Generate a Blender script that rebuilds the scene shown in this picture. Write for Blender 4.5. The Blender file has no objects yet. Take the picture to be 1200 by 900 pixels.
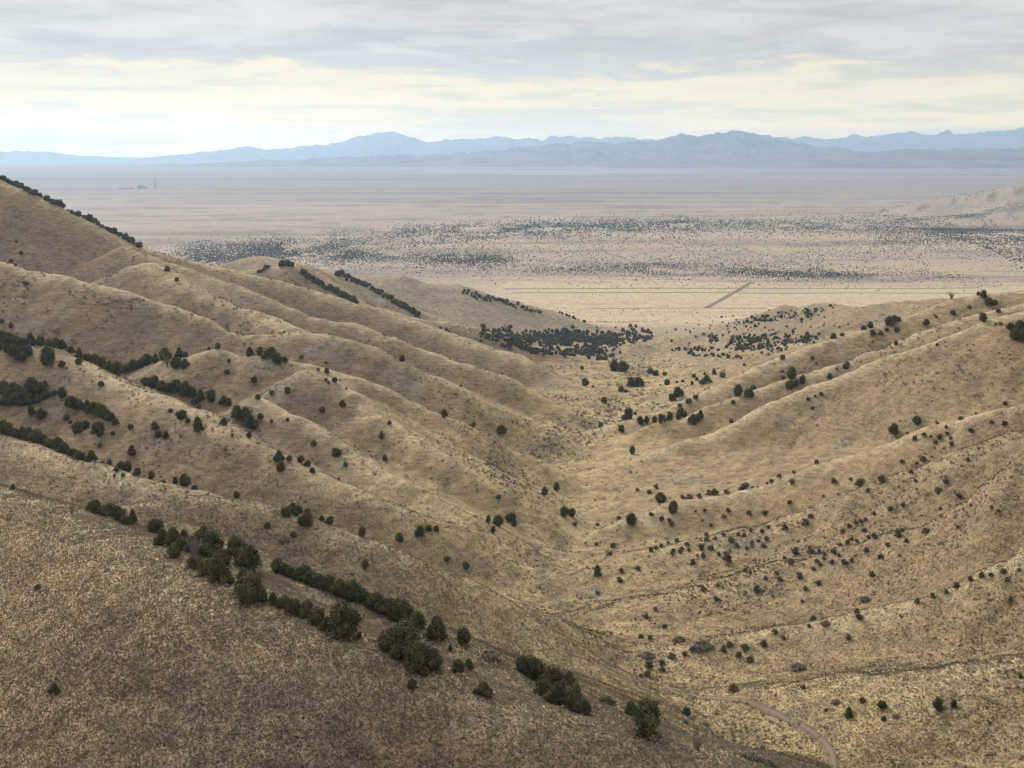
import bpy, math, random
import numpy as np

# ------------------------------------------------------------------ camera, sky, sun, exposure
scene = bpy.context.scene
COL = scene.collection
F_PX, CX, CY = 1742.0, 600.0, 176.0            # focal length and horizon of the 1200 x 900 photograph
SUN_EL, SUN_AZ = math.radians(27), math.radians(-28)   # azimuth from +Y towards +X

cam_d = bpy.data.cameras.new("camera")
cam = bpy.data.objects.new("camera", cam_d)
COL.objects.link(cam)
scene.camera = cam
cam_d.sensor_width = 36.0
cam_d.lens = 36.0 * F_PX / 1200.0
cam_d.shift_y = -(450.0 - CY) / 1200.0
cam_d.clip_start = 1.0
cam_d.clip_end = 300000.0
cam.location = (0, 0, 0)
cam.rotation_euler = (math.radians(90), 0, 0)

scene.render.engine = 'CYCLES'
scene.cycles.use_denoising = True
scene.cycles.max_bounces = 5
scene.cycles.diffuse_bounces = 3
scene.cycles.volume_bounces = 3
scene.view_settings.view_transform = 'Standard'
scene.view_settings.look = 'None'
scene.view_settings.gamma = 1.0
scene.view_settings.use_curve_mapping = False
scene.view_settings.exposure = 0.46

world = bpy.data.worlds.new("World")
scene.world = world
world.use_nodes = True

class NT:
    """small helper for node trees"""
    def __init__(self, tree):
        self.t = tree
        tree.nodes.clear()
    def n(self, kind, **kw):
        nd = self.t.nodes.new(kind)
        for k, v in kw.items():
            if k == 'inp':
                for a, b in v.items():
                    if hasattr(b, 'is_linked') or isinstance(b, bpy.types.NodeSocket):
                        self.t.links.new(b, nd.inputs[a])
                    else:
                        nd.inputs[a].default_value = b
            else:
                setattr(nd, k, v)
        return nd
    def math(self, op, a, b=None, c=None, clamp=False):
        nd = self.t.nodes.new('ShaderNodeMath')
        nd.operation = op
        nd.use_clamp = clamp
        for i, v in enumerate((a, b, c)):
            if v is None: continue
            if isinstance(v, bpy.types.NodeSocket): self.t.links.new(v, nd.inputs[i])
            else: nd.inputs[i].default_value = v
        return nd.outputs[0]
    def step(self, v, lo, hi, a=0.0, b=1.0):
        nd = self.t.nodes.new('ShaderNodeMapRange')
        nd.interpolation_type = 'SMOOTHSTEP'
        self.t.links.new(v, nd.inputs[0])
        for i, q in zip((1, 2, 3, 4), (lo, hi, a, b)): nd.inputs[i].default_value = q
        return nd.outputs[0]
    def mix(self, f, a, b, blend='MIX'):
        nd = self.t.nodes.new('ShaderNodeMix')
        nd.data_type = 'RGBA'; nd.blend_type = blend
        for i, v in ((0, f), (6, a), (7, b)):
            if isinstance(v, bpy.types.NodeSocket): self.t.links.new(v, nd.inputs[i])
            elif i == 0: nd.inputs[0].default_value = v
            else: nd.inputs[i].default_value = (*v, 1) if len(v) == 3 else v
        return nd.outputs[2]
    def noise(self, vec, scale, detail=4, rough=0.55, dist=0.0, dims='3D'):
        nd = self.t.nodes.new('ShaderNodeTexNoise')
        nd.noise_dimensions = dims
        self.t.links.new(vec, nd.inputs['Vector'])
        nd.inputs['Scale'].default_value = scale
        nd.inputs['Detail'].default_value = detail
        nd.inputs['Roughness'].default_value = rough
        nd.inputs['Distortion'].default_value = dist
        return nd.outputs[0]
    def comb(self, x, y, z):
        nd = self.t.nodes.new('ShaderNodeCombineXYZ')
        for i, v in enumerate((x, y, z)):
            if isinstance(v, bpy.types.NodeSocket): self.t.links.new(v, nd.inputs[i])
            else: nd.inputs[i].default_value = v
        return nd.outputs[0]

def build_world():
    N = NT(world.node_tree)
    sky = N.n('ShaderNodeTexSky', sky_type='NISHITA', sun_disc=False, sun_elevation=SUN_EL, sun_rotation=SUN_AZ)
    sky.altitude = 1600
    bg1 = N.n('ShaderNodeBackground', inp={0: sky.outputs[0], 1: 0.10})
    tc = N.n('ShaderNodeTexCoord').outputs['Generated']
    s = N.n('ShaderNodeSeparateXYZ', inp={0: tc}).outputs
    hyp = N.math('SQRT', N.math('ADD', N.math('MULTIPLY', s[0], s[0]), N.math('MULTIPLY', s[1], s[1])))
    e = N.math('DIVIDE', s[2], N.math('MAXIMUM', hyp, 0.02))            # tangent of the elevation
    ec = N.math('MINIMUM', e, 3.0)
    az = N.math('ARCTAN2', s[0], s[1])
    # coordinates on layers of cloud: long streaks near the horizon
    slow = N.comb(N.math('MULTIPLY', az, 4.6), N.math('MULTIPLY', ec, 30.0), 0.37)
    mid = N.comb(N.math('MULTIPLY', az, 13.0), N.math('MULTIPLY', ec, 85.0), 2.9)
    strk = N.comb(N.math('MULTIPLY', az, 9.0), N.math('MULTIPLY', ec, 125.0), 1.7)
    fine = N.comb(N.math('MULTIPLY', az, 34.0), N.math('MULTIPLY', ec, 230.0), 5.1)
    n1 = N.noise(slow, 1.0, 5, 0.55, 0.5)
    nm = N.noise(mid, 1.0, 6, 0.58, 0.7)
    n2 = N.noise(strk, 1.0, 6, 0.58, 0.5)
    n3 = N.noise(fine, 1.0, 5, 0.6, 0.6)
    edge = N.math('ADD', ec, N.math('MULTIPLY', N.math('SUBTRACT', n1, 0.5), 0.060))
    edge = N.math('ADD', edge, N.math('MULTIPLY', N.math('SUBTRACT', nm, 0.5), 0.040))
    edge = N.math('ADD', edge, N.math('MULTIPLY', N.math('SUBTRACT', n3, 0.5), 0.014))
    deck = N.step(edge, 0.050, 0.062)
    # band of thin bright cloud at the horizon, yellower the more air it shines through
    glow = N.step(N.noise(slow, 1.3, 4, 0.5), 0.44, 0.66)
    cream = N.mix(N.step(ec, 0.010, 0.030), (1.75, 1.22, 0.33), (0.98, 0.80, 0.44))
    cream = N.mix(N.step(ec, 0.028, 0.055), cream, (0.74, 0.66, 0.475))
    cream = N.mix(N.math('MULTIPLY', glow, 0.6), cream, (0.97, 0.79, 0.45))
    grey = N.mix(1.0, cream, (0.66, 0.70, 0.80), 'MULTIPLY')
    st = N.step(N.math('ADD', N.math('MULTIPLY', n2, 0.55), N.math('MULTIPLY', nm, 0.45)), 0.47, 0.59)
    cream = N.mix(1.0, cream, (0.90, 0.885, 0.87), 'MULTIPLY')
    band = N.mix(N.math('MULTIPLY', st, 0.92), cream, grey)
    band = N.mix(N.math('MULTIPLY', N.step(n3, 0.45, 0.75), 0.35), band, grey)
    dk = N.mix(N.step(N.math('ADD', N.math('MULTIPLY', nm, .6), N.math('MULTIPLY', n1, .4)), 0.36, 0.64), (0.375, 0.360, 0.345), (0.545, 0.520, 0.485))
    dk = N.mix(N.math('MULTIPLY', N.step(n3, 0.42, 0.72), 0.30), dk, (0.585, 0.555, 0.515))
    dk = N.mix(N.math('MULTIPLY', N.step(edge, 0.075, 0.058), 0.35), dk, (0.345, 0.335, 0.33))     # darker along its lower edge
    cl = N.mix(deck, band, dk)
    # overhead, above the picture: thinner cloud, brightest where the sun stands behind it
    over = N.step(ec, 0.13, 0.6)
    sd = (math.sin(SUN_AZ) * math.cos(SUN_EL), math.cos(SUN_AZ) * math.cos(SUN_EL), math.sin(SUN_EL))
    dot = N.t.nodes.new('ShaderNodeVectorMath'); dot.operation = 'DOT_PRODUCT'
    N.t.links.new(tc, dot.inputs[0]); dot.inputs[1].default_value = sd
    au = N.math('POWER', N.math('MAXIMUM', dot.outputs['Value'], 0.0), 9.0)
    up = N.mix(au, (0.43, 0.43, 0.44), (4.4, 4.1, 3.6))
    cl = N.mix(over, cl, up)
    bg2 = N.n('ShaderNodeBackground', inp={0: cl, 1: 1.0})
    mx = N.n('ShaderNodeMixShader', inp={0: 0.94})
    N.t.links.new(bg1.outputs[0], mx.inputs[1])
    N.t.links.new(bg2.outputs[0], mx.inputs[2])
    out = N.n('ShaderNodeOutputWorld')
    N.t.links.new(mx.outputs[0], out.inputs[0])
build_world()
world.cycles.sampling_method = 'MANUAL'
world.cycles.sample_map_resolution = 1024

sun_d = bpy.data.lights.new("sun", 'SUN')
sun_d.energy = 1.5
sun_d.angle = math.radians(12)
sun_d.color = (1.0, 0.95, 0.87)
sun = bpy.data.objects.new("sun", sun_d)
COL.objects.link(sun)
# lamp shines along its -Z: point that from the sun to the ground
sun.rotation_euler = (math.radians(90) - SUN_EL, 0, math.pi - SUN_AZ)

# ------------------------------------------------------------------ noise and terrain height
def _hash(ix, iy, seed):
    h = (ix.astype(np.int64) * 374761393 + iy.astype(np.int64) * 668265263 + seed * 974634777) & 0xFFFFFFFF
    h = ((h ^ (h >> 13)) * 1274126177) & 0xFFFFFFFF
    h = (h ^ (h >> 16)) & 0xFFFFFFFF
    return h.astype(np.float64) / 4294967295.0

def vnoise(x, y, seed=0):
    ix, iy = np.floor(x), np.floor(y)
    fx, fy = x - ix, y - iy
    ix = ix.astype(np.int64); iy = iy.astype(np.int64)
    u = fx * fx * fx * (fx * (fx * 6 - 15) + 10); v = fy * fy * fy * (fy * (fy * 6 - 15) + 10)
    a = _hash(ix, iy, seed); b = _hash(ix + 1, iy, seed)
    c = _hash(ix, iy + 1, seed); d = _hash(ix + 1, iy + 1, seed)
    return (a + (b - a) * u) * (1 - v) + (c + (d - c) * u) * v

def fbm(x, y, octv=4, seed=0, gain=0.5):
    s = np.zeros_like(x); a = 1.0; t = 0.0
    ca, sa = math.cos(0.6), math.sin(0.6)
    for o in range(octv):
        s += a * vnoise(x, y, seed + o * 17); t += a
        x, y = (x * ca - y * sa) * 2.03 + 11.3, (x * sa + y * ca) * 2.03 + 4.7
        a *= gain
    return s / t * 2 - 1                     # about -1 .. 1

def sstep(v, a, b):
    t = np.clip((v - a) / (b - a), 0, 1)
    return t * t * (3 - 2 * t)

# valley floor: height and centre line against the distance y
ZF = np.array([(-400, -60), (60, -100), (180, -112), (290, -121), (340, -128), (375, -132), (420, -138), (500, -151), (600, -161),
               (750, -171), (900, -178), (1100, -189), (1350, -205), (1700, -232), (2050, -260), (2450, -280),
               (3000, -288), (4000, -296), (6000, -301), (10000, -302), (90000, -300)], float)
XT = np.array([(-400, 60), (180, 60), (240, 52), (290, 50), (340, 40), (375, 27), (420, 12), (500, 6), (600, -5), (750, -8), (850, 18),
               (950, 48), (1150, 80), (1400, 116), (1700, 150), (2050, 160), (3000, 160), (90000, 160)], float)
def smooth_interp(y, tab, w=0.10):
    a = np.interp(y, tab[:, 0], tab[:, 1])
    for k in (0.93, 1.07, 0.965, 1.035):
        a = a + np.interp(y * k, tab[:, 0], tab[:, 1])
    return a / 5

# crest lines of the spurs: (column, row) in the photograph and distance, lines of real hills
def W(px, py, d):
    return ((px - CX) / F_PX * d, d, (CY - py) / F_PX * d)
RIDGES = []      # (points, slope, rounding, smoothing)
def ridge(pts, slope=0.42, r=10.0, k=7.0):
    if .39 < slope < .48: slope *= 1.2
    RIDGES.append((np.array([W(*p) for p in pts]), slope, r, k))

# left side, far to near
ridge([(330,330,2150),(430,322,2050),(470,320,2000),(500,330,2000),(530,331,2050),(560,338,2050),(600,350,2050),(640,362,2050),(690,378,2050)], .30, 25, 12)
ridge([(300,300,1750),(390,318,1650),(450,345,1620),(520,375,1600),(580,393,1600)], .36, 16, 10)
ridge([(270,318,1500),(320,311,1500),(335,307,1500),(355,311,1495),(380,328,1480),(420,355,1450),(480,372,1450),(560,388,1450),(620,405,1450)], .42, 12, 8)
ridge([(-300,120,1250),(-120,160,1250),(0,205,1250),(75,240,1240),(160,282,1240),(242,307,1260),(317,327,1270),(375,345,1270),(450,365,1260),(540,395,1240),(600,412,1220),(650,440,1200),(700,464,1180)], .40, 12, 9)
ridge([(150,285,1180),(200,305,1150),(267,327,1120),(312,345,1100),(372,367,1080),(417,375,1070),(462,390,1050),(537,422,1030),(600,445,1020),(660,476,1000)], .46, 5, 5)
ridge([(170,300,1080),(222,327,1030),(267,350,1010),(300,360,1000),(340,375,970),(380,391,940)], .42, 8, 8)
ridge([(-200,250,1050),(0,300,985),(110,330,935),(200,353,915),(240,365,905),(275,383,900),(300,387,900),(385,391,890),(440,405,880),(475,420,875),(512,437,868),(550,457,862),(600,483,858),(640,505,850)], .46, 5, 5)
ridge([(175,420,790),(207,415,762),(253,404,742),(300,411,735),(360,422,730),(430,442,722),(500,472,720),(540,490,728),(600,526,738)], .46, 5, 4)
ridge([(363,428,690),(415,453,675),(442,478,658),(483,507,640),(530,540,620)], .46, 4, 4)
ridge([(300,463,632),(350,487,616),(400,518,600),(440,545,582),(500,576,560),(540,600,545)], .46, 4, 4)
ridge([(-150,375,720),(0,397,690),(60,405,675),(110,425,655),(165,450,630),(220,475,605),(275,505,580),(324,530,565),(380,560,545),(420,577,535),(480,594,525)], .44, 5, 4)
ridge([(-150,470,540),(0,506,500),(60,528,482),(130,548,465),(180,562,455),(230,574,448),(290,591,440)], .44, 5, 4)
ridge([(90,612,345),(144,590,345),(180,581,345),(210,577,345),(240,576,345),(274,579,345),(310,587,345),(340,596,345),(400,617,345),(470,641,350),(540,672,363),(600,705,388)], .46, 4, 4)
ridge([(200,610,262),(310,655,240),(400,690,222),(450,712,217),(520,738,211),(600,782,205),(660,815,202)], .66, 5, 3)
# the near grassy hill
ridge([(-150,545,290),(-60,560,276),(0,578,265),(60,592,255),(150,625,235),(230,663,215),(290,694,203),(350,722,197),(400,742,193),(450,760,190),(500,782,188),(570,812,186),(640,832,185),(700,846,184),(760,862,183),(820,878,182),(880,899,180),(950,930,178)], .52, 7, 3)
# right side, near to far
ridge([(790,815,352),(820,812,345),(900,805,335),(1000,794,325),(1075,791,318),(1125,783,314),(1200,777,310),(1320,762,300)], .30, 8, 4)
ridge([(743,775,385),(780,772,388),(838,753,390),(873,746,390),(920,737,390),(975,722,388),(1025,712,385),(1075,701,381),(1112,687,378),(1150,666,374),(1200,645,370),(1330,585,358)], .42, 5, 4)
ridge([(720,737,432),(738,721,440),(780,705,450),(817,696,453),(850,683,455),(930,658,455),(1000,637,452),(1064,614,448),(1100,598,444),(1130,580,440),(1160,560,436),(1200,532,430),(1320,455,418)], .42, 11, 11)
ridge([(700,670,505),(760,648,515),(820,636,520),(880,620,522),(930,600,520),(1000,570,515),(1060,547,512),(1130,520,505),(1200,497,500),(1320,450,485)], .40, 14, 14)
ridge([(690,628,598),(760,597,605),(800,585,606),(840,575,606),(880,564,603),(950,540,596),(1000,528,590),(1050,509,581),(1100,491,574),(1150,477,567),(1200,462,560),(1320,420,545)], .46, 4, 4)
ridge([(680,560,768),(740,540,780),(800,520,790),(860,497,795),(910,471,800),(953,450,800),(1000,432,795),(1050,412,790),(1100,397,780),(1150,381,770),(1200,369,760),(1330,340,740)], .46, 5, 4)
ridge([(790,490,880),(850,468,890),(910,445,900),(960,428,905),(1020,408,905),(1080,388,900),(1140,372,895),(1200,357,890),(1320,335,870)], .46, 5, 4)
ridge([(700,502,930),(740,490,940),(790,470,960),(850,445,980),(900,425,1000),(960,402,1010),(1010,388,1020),(1060,370,1030),(1110,352,1030),(1150,342,1030),(1200,338,1020),(1330,322,1000)], .45, 6, 5)
ridge([(740,405,1650),(800,391,1700),(860,375,1700),(892,366,1690),(922,355,1680),(940,359,1680),(965,354,1660),(1005,359,1600),(1050,354,1550),(1120,347,1500),(1260,332,1450)], .22, 14, 12)
ridge([(800,425,1500),(870,415,1450),(940,400,1400),(1000,385,1350),(1080,372,1280)], .22, 14, 10)
ridge([(1030,250,7000),(1060,241,7000),(1090,233,7000),(1130,228,7000),(1160,223,7000),(1200,214,7000),(1330,200,7200)], .20, 60, 20)
ridge([(1080,262,5800),(1130,256,5900),(1180,250,6000),(1260,235,6100)], .10, 60, 15)
# the hill the viewer stands on
RIDGES.append((np.array([(-60, -60, 6), (-15, -28, -1.2), (2, -4, -1.75)]), .80, 3, 4))

def tent(x, y, pts, slope, r):
    best = np.full(x.shape, 1e18); ws = np.zeros(x.shape); zs = np.zeros(x.shape)
    for (ax, ay, az_), (bx, by, bz) in zip(pts[:-1], pts[1:]):
        dx, dy = bx - ax, by - ay
        L = dx * dx + dy * dy + 1e-9
        t = np.clip(((x - ax) * dx + (y - ay) * dy) / L, 0, 1)
        d = (x - ax - t * dx) ** 2 + (y - ay - t * dy) ** 2
        best = np.minimum(best, d)
        w = (d + 4.0) ** -4.0
        ws += w; zs += w * (az_ + (bz - az_) * t)
    h = np.sqrt(best + r * r) - r
    # slopes ease off towards their foot
    return zs / ws - slope * h * (1.0 - 0.20 * np.clip(h / 220.0, 0, 1)), np.sqrt(best)

def H_raw(x, y):
    """terrain height; also returns how close a point is to a crest (0..1)"""
    x = np.asarray(x, float); y = np.asarray(y, float)
    shp = x.shape
    x = x.ravel(); y = y.ravel()
    a1 = 2.2 * sstep(y, 260, 700)
    a2 = 9.0 * sstep(y, 350, 1300)
    wx = x + a1 * fbm(x / 55, y / 55, 2, 3) + a2 * fbm(x / 210, y / 210, 2, 5)
    wy = y + a1 * fbm(x / 55, y / 55, 2, 9) + a2 * fbm(x / 210, y / 210, 2, 12)
    zf = smooth_interp(y, ZF); xt = smooth_interp(y, XT)
    xt = xt + 5 * fbm(y / 45, y * 0 + .5, 3, 31) * sstep(y, 300, 420)
    k = 0.13 * (1 - sstep(y, 1500, 2500))
    dxv = np.abs(x - xt)
    z = zf + k * (np.sqrt(dxv ** 2 + 36) - 6)
    z = z - 1.2 * np.exp(-(dxv / 3.0) ** 2) * (1 - sstep(y, 900, 1300))
    crest = np.zeros_like(z)
    for pts, slope, r, kk in RIDGES:
        far = pts[:, 1].min() > 5000
        reach = 420 if not far else 2500
        m = (x > pts[:, 0].min() - reach) & (x < pts[:, 0].max() + reach) & (y > pts[:, 1].min() - reach * 1.4) & (y < pts[:, 1].max() + reach * 1.4)
        if not m.any(): continue
        t, d = tent(wx[m], wy[m], pts, slope, r)
        zz = z[m]
        h = np.clip(kk - np.abs(zz - t), 0, None) / kk
        nz = np.maximum(zz, t) + h * h * kk * 0.25
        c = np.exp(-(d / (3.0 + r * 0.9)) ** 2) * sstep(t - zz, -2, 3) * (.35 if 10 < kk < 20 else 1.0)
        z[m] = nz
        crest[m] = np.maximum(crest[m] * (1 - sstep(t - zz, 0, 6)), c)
    hill = 1 - sstep(y, 1900, 2600)
    near = np.clip(y / 600.0, 0.20, 1.0)
    z = z + hill * near * (1.7 * fbm(wx / 58, wy / 58, 3, 41) + 3.2 * near * fbm(x / 170, y / 170, 2, 47))
    rg = 1 - np.abs(fbm(wx / 34, wy / 34, 3, 53))
    rg3 = 1 - np.abs(fbm(wx / 13, wy / 17, 2, 59))
    z = z - hill * np.clip(y / 350 - .35, 0, 1) * .75 * rg3 ** 5
    rg2 = 1 - np.abs(fbm(wx / 85 + 3.1, wy / 130, 3, 57))
    z = z - hill * near * (1.6 * rg ** 6 + 3.2 * np.clip(near - .3, 0, 1) * rg2 ** 7)
    z = z + hill * 0.30 * fbm(x / 7.0, y / 7.0, 3, 61) * np.clip(260 / np.maximum(y, 100), .4, 1)
    z = z + (1 - hill) * 2.0 * fbm(x / 400, y / 400, 3, 71)
    return z.reshape(shp), crest.reshape(shp)
def H(x, y): return H_raw(x, y)[0]

def cast(px, py, d0=90.0, d1=60000.0, n=900):
    """where the line of sight through a point of the photograph meets the ground, with the distance kept in [d0, d1]"""
    px = np.atleast_1d(np.asarray(px, float)); py = np.atleast_1d(np.asarray(py, float))
    a = (px - CX) / F_PX; b = (CY - py) / F_PX
    d = np.exp(np.linspace(math.log(d0), math.log(d1), n))
    X = a[:, None] * d[None]; Y = np.broadcast_to(d[None], X.shape)
    g = b[:, None] * d[None] - H(X, Y)
    out = np.empty(len(px))
    for i in range(len(px)):
        hit = np.nonzero((g[i, :-1] > 0) & (g[i, 1:] <= 0))[0]
        if len(hit):
            j = hit[0]; t = g[i, j] / (g[i, j] - g[i, j + 1])
            out[i] = d[j] + (d[j + 1] - d[j]) * t
        else:
            out[i] = d[np.argmin(np.abs(g[i]))]
    X = a * out
    return X, out, H(X, out)

# ------------------------------------------------------------------ object helpers
def set_props(o, label=None, cat=None, group=None, kind=None):
    if label: o['label'] = label
    if cat: o['category'] = cat
    if group: o['group'] = group
    if kind: o['kind'] = kind
    return o

def mesh_np(name, verts, faces, mat, smooth=True, attrs=None):
    """verts (n,3); faces (m,k) with one k, or a list of such arrays"""
    if not isinstance(faces, list): faces = [faces]
    me = bpy.data.meshes.new(name)
    verts = np.asarray(verts, np.float32)
    me.vertices.add(len(verts)); me.vertices.foreach_set('co', verts.ravel())
    loops = np.concatenate([f.ravel() for f in faces]).astype(np.int32)
    tot = np.concatenate([np.full(len(f), f.shape[1]) for f in faces]).astype(np.int32)
    start = np.concatenate([[0], np.cumsum(tot)[:-1]]).astype(np.int32)
    me.loops.add(len(loops)); me.loops.foreach_set('vertex_index', loops)
    me.polygons.add(len(tot)); me.polygons.foreach_set('loop_start', start); me.polygons.foreach_set('loop_total', tot)
    me.polygons.foreach_set('use_smooth', np.full(len(tot), smooth))
    for an, arr in (attrs or {}).items():
        arr = np.asarray(arr, np.float32)
        if arr.ndim == 1:
            at = me.attributes.new(an, 'FLOAT', 'POINT'); at.data.foreach_set('value', arr)
        else:
            at = me.attributes.new(an, 'FLOAT_COLOR', 'POINT')
            if arr.shape[1] == 3: arr = np.concatenate([arr, np.ones((len(arr), 1), np.float32)], 1)
            at.data.foreach_set('color', arr.ravel())
    me.update(calc_edges=True); me.validate()
    if mat: me.materials.append(mat)
    return me
def obj(name, me, parent=None):
    o = bpy.data.objects.new(name, me); COL.objects.link(o)
    if parent: o.parent = parent
    return o
# ------------------------------------------------------------------ ground materials
def principled(N, col, rough=0.9, normal=None, spec=0.15):
    p = N.n('ShaderNodeBsdfPrincipled')
    p.inputs['Roughness'].default_value = rough
    p.inputs['Specular IOR Level'].default_value = spec
    if isinstance(col, bpy.types.NodeSocket): N.t.links.new(col, p.inputs['Base Color'])
    else: p.inputs['Base Color'].default_value = (*col, 1)
    if normal is not None: N.t.links.new(normal, p.inputs['Normal'])
    out = N.n('ShaderNodeOutputMaterial')
    N.t.links.new(p.outputs[0], out.inputs[0])
    return p

def new_mat(name):
    m = bpy.data.materials.new(name); m.use_nodes = True
    return m, NT(m.node_tree)

def ground_material():
    m, N = new_mat("ground")
    pos = N.n('ShaderNodeNewGeometry').outputs['Position']
    col = N.n('ShaderNodeAttribute', attribute_name='tone').outputs['Color']
    n1 = N.noise(pos, 1.3, 3, 0.7)
    n2 = N.noise(pos, 0.26, 5, 0.7)
    n3 = N.noise(pos, 0.035, 5, 0.65)
    f = N.math('ADD', N.math('MULTIPLY', N.step(n1, .34, .66), 0.50), N.math('ADD', N.math('MULTIPLY', N.step(n2, .34, .66), 0.40), N.math('MULTIPLY', N.step(n3, .3, .7), 0.22)))
    sp = N.n('ShaderNodeSeparateXYZ', inp={0: pos}).outputs
    n4 = N.noise(N.comb(N.math('MULTIPLY', sp[0], .13), N.math('MULTIPLY', sp[1], .13), N.math('MULTIPLY', sp[2], .95)), 1.0, 5, .7)
    f = N.math('ADD', f, N.math('MULTIPLY', N.step(n4, .36, .64), 0.40))
    f = N.math('ADD', f, 0.30)                  # about 0.4 .. 1.7
    fc = N.comb(f, f, f)
    c = N.mix(1.0, col, fc, 'MULTIPLY')
    bmp = N.n('ShaderNodeBump', inp={'Strength': 0.9, 'Distance': 0.35, 'Height': N.math('ADD', n1, N.math('MULTIPLY', n2, 3.0))})
    principled(N, c, 0.95, bmp.outputs[0], 0.05)
    return m

# ------------------------------------------------------------------ ground sheet
def lerp3(a, b, f): return a + (np.asarray(b, float) - a) * f[..., None]

NEAR_CREST = np.array(sorted([(p[0], p[1]) for p in RIDGES[14][0]]))
PATCH = []
def add_patches():
    for px, py, rx, ry, d0, d1, c in ((120,625,60,14,180,300,0),(230,655,60,14,180,300,0),(400,700,50,12,190,280,0),(300,610,40,14,300,420,1),(350,640,40,14,300,420,1),(60,600,40,8,200,300,0),
            (630,745,40,14,350,480,0),(690,700,25,22,380,520,0),(560,665,50,12,330,520,1),(660,590,30,10,400,900,0),(650,645,26,14,380,600,0),(700,507,30,12,700,1100,0),(670,457,48,11,900,1400,0),(1010,410,40,10,650,1000,0),
            (1030,398,30,8,650,1000,0),(985,520,22,9,600,800,0),(330,450,40,12,600,800,0),(470,445,30,14,700,900,0),(390,410,40,10,750,1000,0),(480,395,30,8,850,1000,1),(215,500,60,14,500,700,1),(180,520,50,14,450,650,1),
            (120,330,60,14,850,1250,1),(60,300,60,20,900,1250,1),(170,310,50,10,900,1250,0),(320,425,30,12,700,850,0),(300,350,30,6,950,1200,0),(240,390,40,8,850,1000,1),(900,850,60,16,260,400,0),(760,770,36,12,350,480,0),(860,635,40,12,400,600,0),
            (200,730,130,50,150,300,1),(330,830,160,40,150,300,0),(470,860,120,40,140,300,1),(640,520,40,20,700,1100,0),(600,545,40,14,500,1000,1)):
        X, Y, Z = cast([px], [py], d0, d1, 300)
        d = Y[0]; sl = 2.2
        PATCH.append((X[0], d, rx / F_PX * d, max(ry / F_PX * d * sl, rx / F_PX * d * .35), c))

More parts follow.
